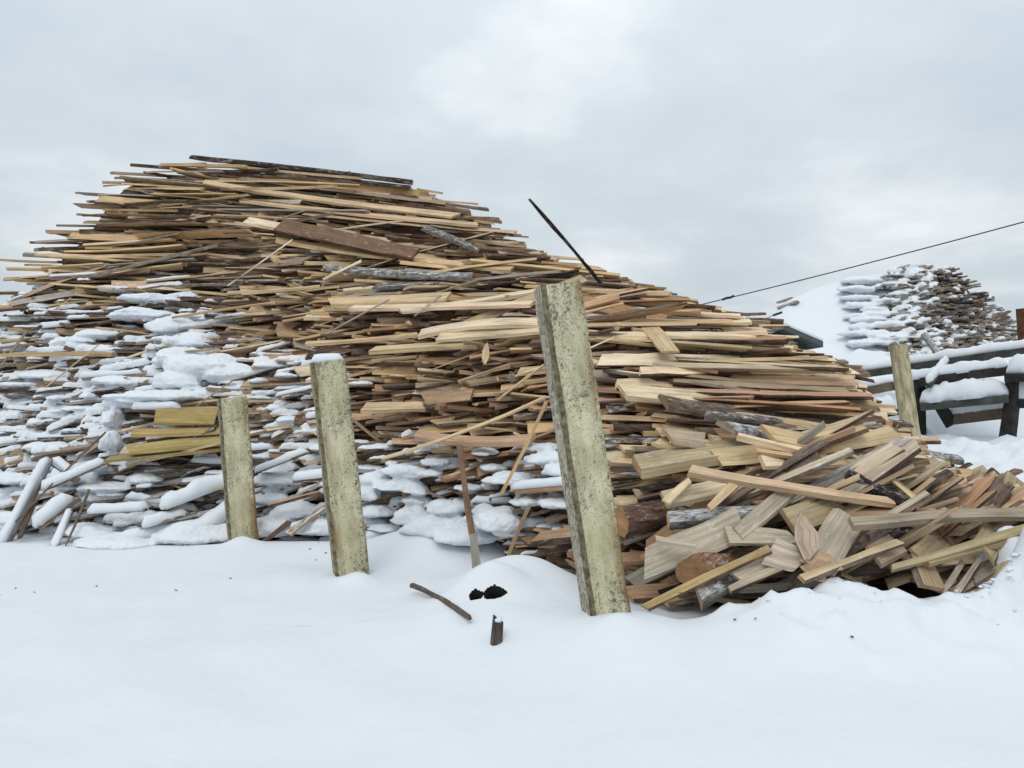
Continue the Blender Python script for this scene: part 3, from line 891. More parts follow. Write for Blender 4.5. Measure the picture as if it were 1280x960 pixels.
for it in solo:
    nm, cat = KNAME[it['kind']]
    cx, cy = it['px'] + min(it['ln'], 90) * .5, it['py']
    pl = min(PLACES, key=lambda p: (p[0] - cx) ** 2 + ((p[1] - cy) * 1.4) ** 2)[2]
    look = ('snow capped ' if it['cap'] else '') + CNAME[it['pal']] + ' ' + {'plank': 'sawn plank', 'bark_plank': 'bark slab', 'lath': 'thin lath'}[nm]
    groups.setdefault((look, pl), []).append(it)
ORD = ['uppermost', 'second from top', 'third from top', 'fourth from top', 'fifth from top', 'sixth from top', 'seventh from top', 'eighth from top']
for (look, pl), its in groups.items():
    its.sort(key=lambda i: i['py'])
    for j, it in enumerate(its):
        nm, cat = KNAME[it['kind']]
        if len(its) == 1:
            lab = look + ' ' + pl
        elif len(its) == 2:
            lab = ('upper ' if j == 0 else 'lower ') + look + ' ' + pl
        else:
            lab = look + ' ' + pl + ', ' + (ORD[j] if j < len(its) - 1 else 'lowest')
        it['lab'] = (nm, cat, lab)

rest = MB()
snowcov = MB()
GRP = 'planks and slabs stacked in the big heap'
for it in ITEMS:
    if it['hero'] or it.get('solo'):
        nm, cat, lab = it['hero'] or it['lab']
        mid = (it['mb'].info[0] + it['mb'].info[1]) / 2
        ob = it['mb'].build(nm, [M_WOOD, M_BARK], None, mid)
        tag(ob, lab, cat, GRP)
        if it['cap']:
            it['cap'].build('snow_cap', [M_SNOW], ob, mid + Vector((0, 0, 0)), attrs=False)
    else:
        rest.add(it['mb'])
        if it['cap']:
            snowcov.add(it['cap'])
for ob in list(COL.objects):
    if ob.name.startswith('snow_cap'):
        ob.location = (0, 0, 0)


def sheet_solid(cols, rows_n, top, bot, dfun, back, lower=.7, mat=0):
    """front surface sampled on a grid, closed by a back surface moved away from the viewer"""
    mb = MB()
    fr, bk = [], []
    for x in cols:
        a, b = [], []
        for r in range(rows_n + 1):
            y = top(x) + (bot(x) - top(x)) * r / rows_n
            p = at(x, y, dfun(x, y))
            a.append(mb.vert(p))
            b.append(mb.vert(Vector((p.x, p.y + back, p.z * lower))))
        fr.append(a)
        bk.append(b)
    n = len(cols)
    for i in range(n - 1):
        for r in range(rows_n):
            mb.face([fr[i][r], fr[i][r + 1], fr[i + 1][r + 1], fr[i + 1][r]], mat, True)
            mb.face([bk[i][r], bk[i + 1][r], bk[i + 1][r + 1], bk[i][r + 1]], mat, True)
        mb.face([fr[i][0], fr[i + 1][0], bk[i + 1][0], bk[i][0]], mat, True)
        mb.face([fr[i][-1], bk[i][-1], bk[i + 1][-1], fr[i + 1][-1]], mat, True)
    for i in (0, n - 1):
        for r in range(rows_n):
            q = [fr[i][r], bk[i][r], bk[i][r + 1], fr[i][r + 1]]
            mb.face(q if i == 0 else q[::-1], mat, True)
    return mb


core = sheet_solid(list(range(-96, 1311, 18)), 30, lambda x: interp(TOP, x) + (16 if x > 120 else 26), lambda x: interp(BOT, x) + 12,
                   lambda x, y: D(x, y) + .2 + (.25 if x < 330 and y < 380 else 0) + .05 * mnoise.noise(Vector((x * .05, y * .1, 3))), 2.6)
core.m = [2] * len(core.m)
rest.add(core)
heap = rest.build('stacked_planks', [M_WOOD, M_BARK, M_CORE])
tag(heap, 'mass of weathered planks and bark slabs packed in the big sawmill heap', 'planks', None, 'stuff')


# ------------------------------------------------------------------ snow lying on the heap
def blob(c, rx, ry, rz, seed, n=14, rg=.12):
    mb = MB()
    s = Vector((seed * 3.1, seed * 1.7, 0))
    rows = []
    for i in range(n + 1):
        th = math.pi * i / n
        row = []
        for j in range(2 * n):
            ph = math.pi * j / n
            v = Vector((math.sin(th) * math.cos(ph), math.sin(th) * math.sin(ph), math.cos(th)))
            k = 1 + .28 * mnoise.noise(v * 1.3 + s) + rg * mnoise.noise(v * 3.1 + s)
            zz = v.z * rz * (1 if v.z > 0 else .6)
            row.append(mb.vert(Vector(c) + Vector((v.x * rx * k, v.y * ry * k, zz * k))))
        rows.append(row)
    for i in range(n):
        for j in range(2 * n):
            j2 = (j + 1) % (2 * n)
            mb.face([rows[i][j], rows[i + 1][j], rows[i + 1][j2], rows[i][j2]], 0, True)
    return mb


def sblob(px, py, wpx, hpx, o=-.05, depth=None):
    d = D(px, py) + o
    c = at(px, py, d)
    k = d / F
    snowcov.add(blob(c, wpx * k / 2 * 1.12, depth or max(.12, wpx * k * .35), hpx * k / 2 * .8, len(snowcov.v) * .01 + px))


for a in [(255, 462, 90, 52, -.05), (225, 450, 60, 40, -.1), (285, 470, 60, 40, 0), (215, 410, 60, 34, .0), (180, 396, 80, 26, .0), (150, 362, 46, 16, -.02), (190, 375, 70, 20, 0), (240, 430, 60, 36, .05),
          (195, 498, 110, 26, -.15), (160, 505, 50, 30, -.15), (140, 525, 22, 40, -.15), (138, 555, 20, 40, -.15), (225, 478, 60, 40, -.05), (120, 420, 50, 22, 0),
          (90, 430, 50, 24, 0), (60, 470, 60, 18, 0), (130, 440, 50, 18, 0), (150, 478, 60, 20, -.05),
          (550, 662, 90, 42, -.1), (518, 648, 50, 40, -.05), (585, 672, 80, 34, -.15), (560, 636, 50, 28, -.05), (470, 600, 50, 28, -.1), (505, 590, 50, 24, -.1), (500, 608, 60, 24, -.12),
          (460, 618, 30, 30, -.15), (470, 640, 40, 24, -.1), (625, 645, 40, 30, -.1), (640, 600, 60, 26, -.1), (690, 575, 60, 30, -.05), (700, 590, 40, 26, -.08), (605, 640, 26, 24, -.1),
          (620, 655, 60, 40, -.2), (660, 628, 40, 18, -.12), (700, 630, 46, 20, -.1), (680, 560, 50, 14, 0), (470, 560, 46, 14, 0), (410, 560, 40, 14, 0), (350, 600, 60, 26, -.1),
          (375, 640, 70, 30, -.1), (340, 660, 80, 36, -.15), (400, 660, 60, 36, -.2), (290, 668, 90, 40, -.25), (240, 670, 90, 40, -.3), (340, 625, 40, 22, -.1), (330, 570, 50, 14, 0),
          (90, 600, 50, 20, -.1), (130, 610, 60, 18, -.1), (60, 560, 50, 20, -.05), (20, 600, 50, 20, -.1), (20, 650, 60, 30, -.2), (150, 680, 90, 26, -.3), (110, 665, 60, 26, -.25), (180, 600, 40, 20, -.05),
          (450, 480, 30, 8, -.05), (340, 458, 40, 9, -.05), (360, 470, 30, 8, -.05), (120, 585, 22, 18, -.15), (345, 510, 26, 12, -.05), (360, 525, 26, 12, -.05)]:
    sblob(*a)
for _ in range(75):        # small lumps caught in the gaps of the snowy parts
    x, y = U(-20, 480), U(370, 680)
    if rnd() < field(x, y)[4]:
        sblob(x, y, U(14, 46), U(6, 12), U(-.06, .06), U(.08, .16))
for _ in range(25):
    x, y = U(450, 710), U(560, 680)
    sblob(x, y, U(14, 40), U(8, 16), U(-.08, .04), U(.08, .16))
so = snowcov.build('heap_snow', [M_SNOW], attrs=False)
tag(so, 'lumpy white snow lodged between and on the planks of the big heap', 'snow', None, 'stuff')
rm = so.modifiers.new('Remesh', 'REMESH')
rm.mode = 'VOXEL'
rm.voxel_size = .0095
rm.use_smooth_shade = True
sm = so.modifiers.new('Smooth', 'SMOOTH')
sm.iterations = 1
sm.factor = .5
for nm_, sz_, st_ in (('snow_lumps', .10, .024), ('snow_crumbs', .025, .010)):
    tx = bpy.data.textures.new(nm_, 'CLOUDS')
    tx.noise_scale = sz_
    tx.noise_depth = 3
    dm = so.modifiers.new(nm_, 'DISPLACE')
    dm.texture = tx
    dm.texture_coords = 'LOCAL'
    dm.strength = st_
    dm.mid_level = .5


# ------------------------------------------------------------------ ground of snow
def gauss(X, Y, cx, cy, sx, sy, h):
    return h * np.exp(-((X - cx) / sx) ** 2 - ((Y - cy) / sy) ** 2)


def sstep(a, b, x):
    t = np.clip((x - a) / (b - a), 0, 1)
    return t * t * (3 - 2 * t)


def vnoise(X, Y, s, seed):
    out = np.empty(X.shape)
    it = np.nditer([X, Y, out], op_flags=[['readonly'], ['readonly'], ['writeonly']])
    for a, b, c in it:
        c[...] = mnoise.noise(Vector((float(a) * s, float(b) * s, seed)))
    return out


def ground(X, Y):
    near = np.exp(-np.maximum(0, np.hypot(X, Y - 4) - 5) / 6)
    z = .05 * vnoise(X, Y, .7, 1.3) * (.4 + .6 * near) + .018 * vnoise(X, Y, 2.3, 4.1) * near + .004 * vnoise(X, Y, 9, 2.2) * near
    z = z + gauss(X, Y, 0.03, 4.3, .40, .36, .25)
    z = z + gauss(X, Y, -.1, 3.75, .55, .28, .07)
    z = z + gauss(X, Y, .50, 3.42, .42, .30, .15)
    z = z + gauss(X, Y, -1.05, 4.7, .5, .35, .06)
    z = z + gauss(X, Y, -2.1, 5.6, .7, .4, .06)
    z = z + gauss(X, Y, -.52, 5.45, .5, .3, .13)
    # drift along the foot of the heap
    z = z + gauss(X, Y, -.9, 5.6, 1.0, .4, .05)
    # crest before the jumble at the right foot, broken into clods
    n1 = vnoise(X, Y, 2.6, 7.7)
    n2 = vnoise(X, Y, 7.5, 1.1)
    rx = sstep(.75, 1.25, X)
    yc = 3.62 + .04 * n1
    front = np.exp(-np.maximum(0, yc - Y) ** 2 / .18)
    backs = 1 - sstep(.0, .14, Y - yc)
    z = z + rx * (.235 + .06 * n1 + .08 * n2 + .03 * vnoise(X, Y, 15, 3.3) * near) * front * np.where(Y > yc, backs, 1)
    # snow bank at the right edge
    bank = sstep(2.12, 2.6, X + .06 * n2 + .06 * n1)
    z = z + bank * (.44 * sstep(2.9, 3.7, Y) + .12 * n2 * near * .5 + .05 * n1) * (1 - .0 * sstep(5, 7, Y))
    # rising snow behind the heap on the right
    z = z + sstep(.5, 2.6, X) * sstep(4.6, 6.4, Y) * (.52 + .10 * n1 * near + .05 * n2 * near) * (1 - .55 * bank)
    z = z + sstep(9.5, 20, Y) * 1.0 * sstep(-2, 5, X)
    z = z + gauss(X, Y, -.13, 3.99, .19, .10, .12)
    z = z + sstep(8.9, 9.7, Y) * .55 * sstep(3.6, 4.5, X)
    for bx, by in ((.43, 3.32), (-.93, 4.56), (-1.98, 5.6)):
        z = z + gauss(X, Y, bx + .02, by, .10, .07, .05)
    return z


def axis(lo, hi, step, far):
    a = list(np.arange(lo, hi + 1e-6, step))
    s = step
    p = hi
    while p < far:
        s *= 1.25
        p += s
        a.append(p)
    s = step
    p = lo
    while p > -far:
        s *= 1.25
        p -= s
        a.insert(0, p)
    return np.array(a)


def gz(x, y):
    return float(ground(np.array([[x]]), np.array([[y]]))[0, 0])


def ghit(px, py):
    d = 1.8
    while d < 9:
        p = at(px, py, d)
        if p.z < gz(p.x, p.y):
            return p
        d += .01
    return p


gx = axis(-5.5, 5.0, .035, 600)
gy = axis(1.4, 7.5, .035, 600)
HOLES = [(ghit(618, 742), .056, .040, 'larger black hollow in the snow dome'), (ghit(595, 745), .034, .034, 'smaller black hollow in the snow dome')]
hx = [h[0].x for h in HOLES]
hy = [h[0].y for h in HOLES]
gx = np.union1d(gx, np.arange(min(hx) - .09, max(hx) + .1, .0065))
gy = np.union1d(gy, np.arange(min(hy) - .1, max(hy) + .1, .0065))


def hole_r(i, ang):
    return 1 + .10 * math.sin(2 * ang + i * 2) + .09 * math.sin(3 * ang + 1 + i) + .05 * math.sin(5 * ang)


GX, GY = np.meshgrid(gx, gy, indexing='ij')
GZ = ground(GX, GY)
nx, ny = GX.shape
me = bpy.data.meshes.new('snow_ground')
idx = np.arange(nx * ny).reshape(nx, ny)
quads = np.stack([idx[:-1, :-1], idx[1:, :-1], idx[1:, 1:], idx[:-1, 1:]], -1).reshape(-1, 4)
mid_ = (GX[:-1, :-1] + GX[1:, 1:]).ravel() / 2, (GY[:-1, :-1] + GY[1:, 1:]).ravel() / 2
keep = np.ones(len(quads), dtype=bool)
for i, (c_, rx_, ry_, lab) in enumerate(HOLES):
    near_ = np.nonzero((abs(mid_[0] - c_.x) < .12) & (abs(mid_[1] - c_.y) < .12))[0]
    for q in near_:
        ex, ey = (mid_[0][q] - c_.x) / rx_, (mid_[1][q] - c_.y) / ry_
        if math.hypot(ex, ey) < hole_r(i, math.atan2(ey, ex)):
            keep[q] = False
quads = quads[keep]
me.from_pydata(np.stack([GX, GY, GZ], -1).reshape(-1, 3).tolist(), [], quads.tolist())
me.polygons.foreach_set('use_smooth', [True] * len(me.polygons))
me.materials.append(M_SNOW)
go = bpy.data.objects.new('snow_ground', me)
COL.objects.link(go)
tag(go, kind='structure')


# clods of broken snow at the right foot
def chunk(c, r):
    bm = bmesh.new()
    for _ in range(16):
        v = Vector((random.gauss(0, 1), random.gauss(0, 1), random.gauss(0, .75))).normalized() * r * U(.6, 1.15)
        bm.verts.new(Vector(c) + Vector((v.x * 1.2, v.y, v.z * .75)))
    h = bmesh.ops.convex_hull(bm, input=bm.verts[:])
    for v in [v for v in bm.verts if not v.link_faces]:
        bm.verts.remove(v)
    mb = MB()
    bm.verts.index_update()
    for v in bm.verts:
        mb.vert(v.co.copy())
    for f in bm.faces:
        mb.face([v.index for v in f.verts])
    bm.free()
    return mb


cl = MB()
for _ in range(30):
    x = U(1.1, 2.4)
    y = U(3.35, 3.68)
    r = U(.004, .012)
    cl.add(chunk((x, y, gz(x, y) + r * .2), r))
for _ in range(170):
    x, y = random.gauss(2.2, .11), random.gauss(3.74, .09)
    r = min(.017, abs(random.gauss(0, .008)) + .004)
    cl.add(chunk((x, y, gz(x, y) + r * .3 + U(0, .02)), r))
tag(cl.build('snow_clods', [M_SNOW], attrs=False), 'broken clods of snow scattered at the right foot of the heap', 'snow', None, 'stuff')


bits = MB()
for _ in range(26):
    if rnd() < .92:
        x, y = U(-4, 1.2), U(4.4, 5.9)
    else:
        x, y = U(.8, 2.2), U(3.2, 3.5)
    a_ = U(0, 6.28)
    l_ = U(.005, .016)
    p_ = Vector((x, y, gz(x, y) + .003))
    bits.add(plank(p_, p_ + Vector((math.cos(a_) * l_, math.sin(a_) * l_, U(0, .006))), U(.004, .012), .004, 'lath', 0, random.choice([DK, DK, GB]), 0, segs=3))
tag(bits.build('wood_crumbs', [M_WOOD, M_BARK]), 'dark crumbs of bark and splinters strewn on the snow before the heap', 'crumbs', None, 'stuff')

# ------------------------------------------------------------------ concrete posts
def post(name, label, base, top, wid, dep, yawdeg, mat, snow=False, notch=True, taper=.98, chamf=.10, side=None, edge=None):
    """leaning concrete post of chamfered section between two points; local z runs up the post"""
    base, top = Vector(base), Vector(top)
    ax = (top - base)
    L = ax.length + .5
    axn = ax.normalized()
    root = empty(name, base)
    yw = math.radians(yawdeg)
    xd = Vector((math.cos(yw), math.sin(yw), 0))
    xd = (xd - axn * xd.dot(axn)).normalized()
    yd = axn.cross(xd)
    mb = MB()
    c = chamf * wid
    prof = [(-wid / 2, dep / 2), (-wid / 2, -dep / 2 + c * .9), (-wid / 2 + c * .25, -dep / 2 + c * .6), (-wid / 2 + c, -dep / 2 + .004), (-wid / 2 + c * 1.2, -dep / 2), (wid / 2 - .012, -dep / 2), (wid / 2, -dep / 2 + .012), (wid / 2, dep / 2)]
    n = 36
    rings = []
    for s in range(n + 1):
        z = -.5 + L * s / n
        k = 1 - (1 - taper) * max(0, z) / (L - .5)
        if s == n:
            k *= .985
        ring = []
        for i, (x, y) in enumerate(prof):
            q = Vector((x * 9, y * 9, z * 5))
            e = .006 * mnoise.noise(q * 1.4 + base) + .003 * mnoise.noise(q * 4 + base)
            zz = z + (.012 * mnoise.noise(Vector((x * 20, y * 20, 1)) + base) if s == n else 0)
            ring.append(mb.vert(Vector((x * k + e, y * k + e, zz))))
        rings.append(ring)
    m = len(prof)
    for s in range(n):
        for i in range(m):
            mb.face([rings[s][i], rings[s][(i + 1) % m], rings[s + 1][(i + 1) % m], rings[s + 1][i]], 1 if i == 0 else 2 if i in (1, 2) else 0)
    mb.face(rings[-1], 0)
    mb.face(rings[0][::-1], 0)
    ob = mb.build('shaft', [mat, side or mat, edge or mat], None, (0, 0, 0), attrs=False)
    ob.parent = root
    import mathutils
    R = mathutils.Matrix((xd, yd, axn)).transposed()
    ob.rotation_euler = R.to_euler()
    ob.location = (0, 0, 0)
    tag(root, label, 'post')
    if snow:
        t = axn * (L - .5) + Vector((0, 0, .012))
        s0 = snow_loaf(t - xd * wid * .48 - Vector((0, 0, .008)), t + xd * wid * .48 - Vector((0, 0, .008)), dep * .95, .04)
        so_ = s0.build('snow_cap', [M_SNOW], root, None, attrs=False)
        so_.location = (0, 0, 0)
    return root


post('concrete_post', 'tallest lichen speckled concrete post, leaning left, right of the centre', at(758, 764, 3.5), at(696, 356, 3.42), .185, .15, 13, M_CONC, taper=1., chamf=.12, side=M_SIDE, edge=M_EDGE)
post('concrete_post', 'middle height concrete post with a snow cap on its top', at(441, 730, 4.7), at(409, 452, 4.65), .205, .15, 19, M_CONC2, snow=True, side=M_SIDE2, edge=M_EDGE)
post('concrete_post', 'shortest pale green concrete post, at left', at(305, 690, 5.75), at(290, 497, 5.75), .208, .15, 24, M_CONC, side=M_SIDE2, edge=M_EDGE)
post('concrete_post', 'thin cream post beside the snowy fence at far right', at(1141, 560, 7.6), at(1123, 431, 7.6), .145, .12, -10, M_CREAM)
rp = post('steel_post', 'rusty brown post cut by the right edge of the view', at(1290, 540, 9.6), at(1279, 386, 9.6), .13, .1, 0, M_RUST)

# small things in the snow
def single(mb, name, mats, label, cat, origin):
    return tag(mb.build(name, mats, None, origin), label, cat)


g0 = ghit(598, 707)
p = plank(g0 + Vector((-.03, .03, .16)), g0 + Vector((.003, 0, -.08)), .04, .016, 'lath', 85, (.30, .27, .235), .1)
single(p, 'stake', [M_WOOD, M_BARK], 'small grey stake poking up from the snow dome', 'stake', g0)
g1, g2 = ghit(515, 742), ghit(588, 781)
p = plank(g1 + Vector((0, -.01, .05)), g2 + Vector((0, -.01, .035)),   .018, .02, 'lath', 20, (.12, .095, .075), .1, rough=1.2, bow=.01)
ob = single(p, 'stick', [M_WOOD, M_BARK], 'dark ridged batten lying on the snow left of the stub', 'stick', g1)
g0 = ghit(619, 808)
p = plank(g0 + Vector((.0, .01, -.05)), g0 + Vector((.012, .06, .105)),   .05, .045, 'log', 10, (.085, .08, .06), .1, (.06, .05, .04), rough=.25)
ob = single(p, 'stump', [M_WOOD, M_BARK], 'short dark stub of wood sticking out of the foreground snow', 'stub', g0)
t = g0 + Vector((.012, .06, .10))
c = snow_loaf(t - Vector((.018, 0, 0)), t + Vector((.018, 0, 0)), .05, .022).build('snow_cap', [M_SNOW], ob, None, attrs=False)
c.location = -Vector(ob.location)
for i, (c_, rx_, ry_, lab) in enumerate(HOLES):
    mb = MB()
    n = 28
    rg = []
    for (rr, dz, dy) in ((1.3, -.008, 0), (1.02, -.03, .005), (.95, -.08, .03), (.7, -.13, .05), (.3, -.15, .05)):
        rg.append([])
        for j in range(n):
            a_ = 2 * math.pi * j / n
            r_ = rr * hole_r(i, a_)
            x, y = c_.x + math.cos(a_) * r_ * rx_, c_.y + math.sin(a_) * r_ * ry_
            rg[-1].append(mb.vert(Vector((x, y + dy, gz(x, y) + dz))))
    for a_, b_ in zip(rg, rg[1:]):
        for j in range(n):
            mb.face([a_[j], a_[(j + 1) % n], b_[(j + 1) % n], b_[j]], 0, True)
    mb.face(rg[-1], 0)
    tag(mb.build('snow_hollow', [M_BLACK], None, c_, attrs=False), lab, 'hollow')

# ------------------------------------------------------------------ timber fence on the right
fence = empty('timber_fence', at(1200, 560, 8.6))
tag(fence, 'dark snow laden timber fence of rough beams at far right', 'fence')


def beam(nm, x0, y0, d0, x1, y1, d1, h, dep, mat, snow=0.0, sw=None):
    mb = plank(at(x0, y0, d0), at(x1, y1, d1), dep, h, 'lath', 4, rough=.5)
    mb.m = [0] * len(mb.m)
    b = mb.build(nm, [mat], None, (0, 0, 0), attrs=False)
    b.parent = fence
    b.location = -fence.location
    if snow:
        P0_, P1_ = mb.info[0], mb.info[1]
        u_ = Vector((0, 0, h * .5))
        c = snow_loaf(P0_ + u_, P1_ + u_, dep * 1.06, snow, None, .08)
        s_ = c.build('snow_cap', [M_SNOW], b, None, attrs=False)
        s_.location = (0, 0, 0)
    return b


beam('rail', 1052, 472, 9.8, 1300, 436, 8.6, .09, .14, M_GREYBEAM, .10)
beam('rail', 1036, 496, 9.3, 1118, 482, 9.0, .10, .12, M_BROWNB, .10)
beam('rail', 1118, 483, 9.0, 1262, 463, 8.4, .10, .12, M_DARK, .10)
beam('rail', 1060, 524, 9.0, 1122, 514, 8.8, .06, .3, M_DARK, .19)
beam('rail', 1150, 508, 8.8, 1262, 497, 8.4, .085, .3, M_GREYBEAM, .19)
beam('rail', 1185, 525, 8.9, 1262, 516, 8.6, .12, .05, M_BROWNB, .10)
beam('rail', 1258, 472, 8.3, 1310, 470, 8.1, .09, .2, M_DARK, .2)
beam('rail', 1258, 505, 8.4, 1310, 502, 8.2, .10, .1, M_DARK, .2)
beam('post', 1257, 565, 8.35, 1267, 470, 8.35, .11, .12, M_DARK)
beam('post', 1150, 560, 9.0, 1149, 478, 9.0, .10, .10, M_DARK)
beam('post', 1165, 500, 9.0, 1165, 482, 9.0, .16, .1, M_BROWNB)
beam('brace', 1190, 532, 8.9, 1170, 498, 8.9, .11, .1, M_DARK)
beam('post', 1175, 500, 9.1, 1176, 470, 9.1, .07, .07, M_DARK)
beam('brace', 1160, 482, 8.6, 1185, 452, 8.9, .05, .06, M_GREYBEAM, .07)

# ------------------------------------------------------------------ far heap under snow
BT = [(925, 452), (950, 408), (985, 372), (1040, 352), (1100, 340), (1140, 334), (1170, 338), (1195, 352), (1225, 380), (1250, 402), (1285, 430), (1330, 445)]
BB = [(925, 500), (1330, 500)]


def bd(x, y):
    f = (y - interp(BT, x)) / max(1, 490 - interp(BT, x))
    return 24.5 - 5.5 * f + .25 * mnoise.noise(Vector((x * .02, y * .03, 2))) + .10 * mnoise.noise(Vector((x * .07, y * .1, 2))) + max(0, x - 1190) * .012


farsnow = sheet_solid(list(range(925, 1331, 5)), 28, lambda x: interp(BT, x) + 2 + 2.5 * mnoise.noise(Vector((x * .03, 0, 1))), lambda x: 500, bd, 6.0, .6)
fs = farsnow.build('far_heap_snow', [M_SNOW], attrs=False)
tag(fs, 'smooth snow slope covering the distant plank heap', 'snow', None, 'stuff')
far = MB()
farcap = MB()
np.random.seed(3)


def fplank(x, y, ln, sl, o, w, t, tint, capp, yaw=20):
    d0 = bd(x, y) + o
    d1 = d0 + ln * d0 / F * math.tan(math.radians(yaw))
    tint = tuple(.6 * c_ + .4 * sum(tint) / 3 for c_ in tint)
    mb = plank(at(x, y, d0), at(x + ln, y + sl * ln, d0 - .5), w, t, random.choice(['board', 'board', 'slabup']), U(0, 20), jit(tint), U(.2, .6), random.choice([(.07, .055, .045), (.13, .11, .095)]), segs=3)
    far.add(mb)
    if rnd() < capp:
        farcap.add(cap_of(mb, 0, U(.6, 1), U(.05, .13), U(.9, 1.4)))


for _ in range(1150):       # the open end of the far heap: plank ends coming toward the right
    x = U(1085, 1252)
    y0 = interp(BT, x)
    y = U(y0, 466)
    if x < 1150 and y > y0 + 8 and rnd() < .85 - (x - 1085) / 90:
        continue
    if x < 1110 + (y - 340) * .0 and rnd() < .5:
        continue
    dark = 1150 < x < 1215 and y < 410
    fplank(x, y, U(8, 26), U(-.34, .05), (U(-.5, -.08) if x > 1150 else U(-.2, 0)) + .1, U(.12, .24), U(.035, .07), random.choice([GB, DK, DK, GB] if dark else [GB, GREY, GREY, DK]), .25 if dark else .75)
for a in [(975, 385, 22, -.35), (972, 378, 18, -.3), (1105, 362, 30, -.15), (1110, 372, 26, -.1), (1100, 412, 40, -.1), (1100, 445, 50, -.05), (1110, 455, 50, -.06)]:
    fplank(*a, .02, .25, .08, GB, .7)
for (x0, y0, x1, y1) in [(1236, 401, 1262, 389), (1238, 405, 1262, 396), (1250, 412, 1278, 414), (1225, 385, 1215, 376), (1215, 372, 1208, 362)]:
    far.add(plank(at(x0, y0, 23.0), at(x1, y1, 23.0), .09, .05, 'lath', 20, DK))
far.add(plank(at(1155, 418, 19.6), at(1176, 447, 19.2), .18, .18, 'log', 0, GREY, .6, BKG))
for _ in range(70):
    x = U(1070, 1150)
    y = U(interp(BT, x) + 2, 462)
    if rnd() < .85 - (x - 1070) / 110:
        p_ = at(x, y, bd(x, y) - U(.1, .35))
        farcap.add(blob(p_, U(.3, .7), U(.2, .4), U(.08, .16), x, 8))
tag(far.build('far_stacked_planks', [M_WOOD, M_BARK]), 'grey plank ends crowding the open side of the distant snowy heap', 'planks', None, 'stuff')
fo = farcap.build('far_plank_snow', [M_SNOW], attrs=False)
rm = fo.modifiers.new('Remesh', 'REMESH')
rm.mode = 'VOXEL'
rm.voxel_size = .035
rm.use_smooth_shade = True
dm = fo.modifiers.new('Lumps', 'DISPLACE')
dm.texture = bpy.data.textures['snow_lumps'].copy()
dm.texture.noise_scale = .22
dm.texture_coords = 'LOCAL'
dm.strength = .10
tag(fo, 'small snow pillows on the plank ends of the distant heap', 'snow', None, 'stuff')

# ------------------------------------------------------------------ hut with grey gable
hut = empty('hut', at(978, 520, 15.0))
tag(hut, 'small hut with grey green gable roof before the distant heap', 'hut')


def slabbox(pts_front, d_back, mat, nm, parent):
    mb = MB()
    n = len(pts_front)
    a = [mb.vert(p) for p in pts_front]
    b = [mb.vert(Vector(p) + Vector((0, d_back, 0))) for p in pts_front]
    mb.face(a[::-1] if False else a)
    mb.face(b[::-1])
    for i in range(n):
        j = (i + 1) % n
        mb.face([a[i], b[i], b[j], a[j]])
    o = mb.build(nm, [mat], None, (0, 0, 0), attrs=False)
    o.parent = parent
    o.location = -parent.location
    return o


HD = 15.0
slabbox([at(938, 560, HD), at(1008, 560, HD), at(1008, 428, HD), at(978, 412, HD), at(938, 432, HD)], 2.2, M_HUTW, 'wall', hut)
rf = slabbox([at(1029, 434, HD - .35), at(978, 411, HD - .35), at(978, 405, HD - .35), at(1029, 427, HD - .35)], 2.7, M_ROOF, 'roof', hut)
slabbox([at(978, 411, HD - .352), at(924, 436, HD - .352), at(924, 429, HD - .352), at(978, 405, HD - .352)], 2.7, M_ROOF, 'roof', hut)
s_ = slabbox([at(1029, 426.5, HD - .33), at(978, 404.6, HD - .33), at(976, 401, HD - .33), at(1029, 423, HD - .33)], 2.6, M_SNOW, 'roof_snow', hut)
s_ = slabbox([at(976, 404.6, HD - .33), at(924, 428, HD - .33), at(924, 425, HD - .33), at(976, 401, HD - .33)], 2.6, M_SNOW, 'roof_snow', hut)


# ------------------------------------------------------------------ overhead cable
def tube(pts, r, mb, n=6):
    rings = []
    for i, p in enumerate(pts):
        d = (pts[min(i + 1, len(pts) - 1)] - pts[max(i - 1, 0)]).normalized()
        s = d.cross(UP).normalized()
        u = s.cross(d)
        rings.append([mb.vert(p + (s * math.cos(2 * math.pi * j / n) + u * math.sin(2 * math.pi * j / n)) * r) for j in range(n)])
    for a, b in zip(rings, rings[1:]):
        for j in range(n):
            mb.face([a[j], a[(j + 1) % n], b[(j + 1) % n], b[j]], 0, True)
    mb.face(rings[0][::-1])
    mb.face(rings[-1])


A, B = at(820, 394, 17), at(1420, 239, 12)
pts = []
for i in range(41):
    f = i / 40
    p = A.lerp(B, f)
    p.z -= .05 * 4 * f * (1 - f)
    pts.append(p)
mb = MB()
tube(pts, .011, mb)
cb = tag(mb.build('cable', [M_CABLE], None, A, attrs=False), 'thin dark overhead cable rising to the right across the sky', 'cable')
mb = MB()
q = at(905, 372, 16.2)
best = min(pts, key=lambda p: abs(proj(p)[0] - 905))
tube([best + Vector((-.12, 0, -.035)), best + Vector((-.04, 0, 0)), best + Vector((.06, 0, .015)), best + Vector((.12, 0, .05))], .028, mb)
ck = mb.build('clamp', [M_CABLE], None, A, attrs=False)
ck.parent = cb
ck.location = (0, 0, 0)
mb = MB()
A2, B2 = at(930, 410, 15.2), at(972, 392, 17.5)
tube([A2.lerp(B2, i / 6) for i in range(7)], .008, mb)
tube([B2 + Vector((-.1, 0, -.04)), B2 + Vector((.1, 0, .03))], .03, mb)
tag(mb.build('cable', [M_CABLE], None, A2, attrs=False), 'short dark wire end hanging above the grey gable', 'cable')

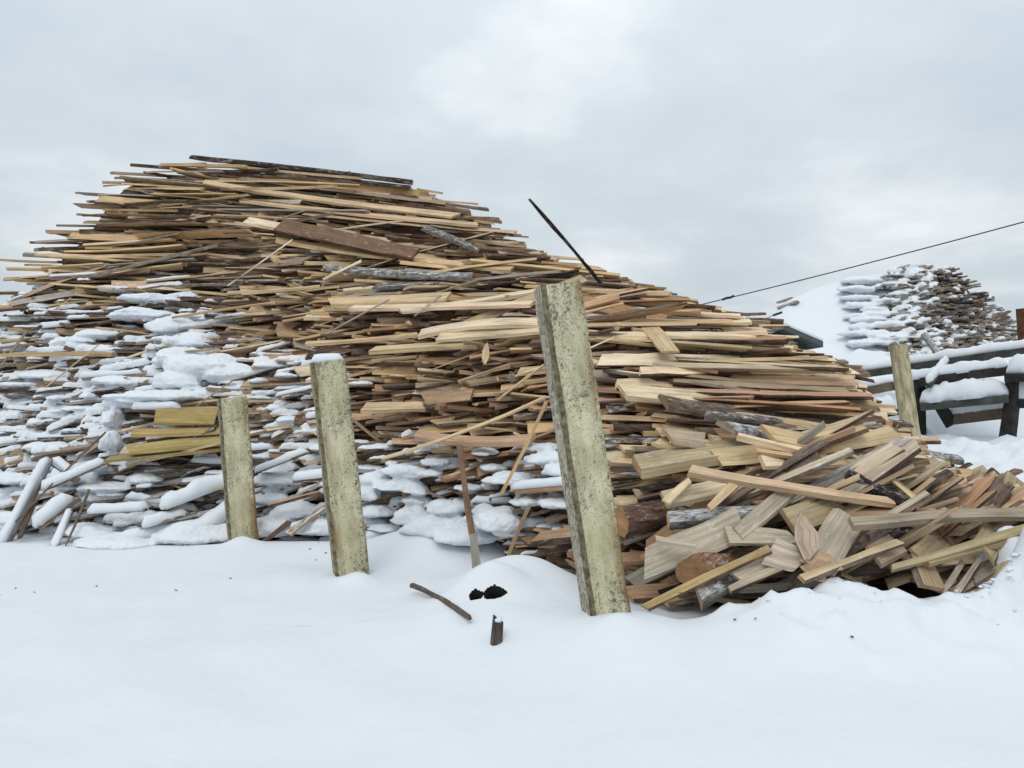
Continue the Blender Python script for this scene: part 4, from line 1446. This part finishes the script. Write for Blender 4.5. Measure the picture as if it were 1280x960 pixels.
# ------------------------------------------------------------------ world, light, camera
w = bpy.data.worlds.new('World')
sc.world = w
w.use_nodes = True
nt = w.node_tree
nt.nodes.clear()
k = N(nt)
out = k.n('OutputWorld')
bg = k.n('Background')
k.l(bg.outputs[0], out.inputs[0])
sky = k.n('TexSky', sky_type='NISHITA')
sky.sun_disc = False
SUN_EL, SUN_AZ = 48, 200        # azimuth clockwise from +Y: behind the viewer, a little to the left
sky.sun_elevation = math.radians(SUN_EL)
sky.sun_rotation = math.radians(SUN_AZ)
tc = k.n('TexCoord').outputs['Generated']
sx = k.n('SeparateXYZ')
k.l(tc, sx.inputs[0])
zc = k.math('ADD', k.math('MAXIMUM', sx.outputs[2], 0.0), .22)
cx_ = k.math('DIVIDE', sx.outputs[0], zc)
cy_ = k.math('DIVIDE', sx.outputs[1], zc)
cmb = k.n('CombineXYZ')
k.l(cx_, cmb.inputs[0])
k.l(cy_, cmb.inputs[1])
c1 = k.noise(cmb.outputs[0], 1.15, 5, .55)
c2 = k.noise(cmb.outputs[0], .5, 2, .5)
cl1 = k.ramp(k.math('ADD', k.math('MULTIPLY', c1, .65), k.math('MULTIPLY', c2, .35)), [(.38, (5.1, 5.75, 6.3)), (.5, (5.9, 6.5, 6.9)), (.60, (7.9, 8.25, 8.4))])
zen = k.math('ADD', k.math('MULTIPLY', k.math('MAXIMUM', sx.outputs[2], 0.0), .7), .83)
cl2 = k.mix(1, cl1, zen, 'MULTIPLY')
k.l(k.mix(.93, sky.outputs[0], cl2), bg.inputs[0])
bg.inputs[1].default_value = .1

sl = bpy.data.lights.new('Sun', 'SUN')
sl.energy = .7
sl.angle = math.radians(25)
sl.color = (1, .93, .83)
so2 = bpy.data.objects.new('Sun', sl)
COL.objects.link(so2)
az, el = math.radians(SUN_AZ), math.radians(SUN_EL)
to_sun = Vector((math.sin(az) * math.cos(el), math.cos(az) * math.cos(el), math.sin(el)))
so2.rotation_euler = to_sun.to_track_quat('Z', 'Y').to_euler()

cam = bpy.data.cameras.new('Camera')
cam.sensor_width = 36
cam.lens = F / 1280 * 36
cam.clip_end = 3000
co = bpy.data.objects.new('Camera', cam)
co.location = CAM
co.rotation_euler = (math.pi / 2 + PITCH, 0, 0)
COL.objects.link(co)
sc.camera = co
sc.view_settings.view_transform = 'Standard'
sc.view_settings.look = 'None'
sc.view_settings.gamma = 1
sc.view_settings.exposure = .2
print('planks', len(ITEMS), 'heroes', n_hero, 'solo', len(solo), 'visible', int((cnt > 0).sum()))
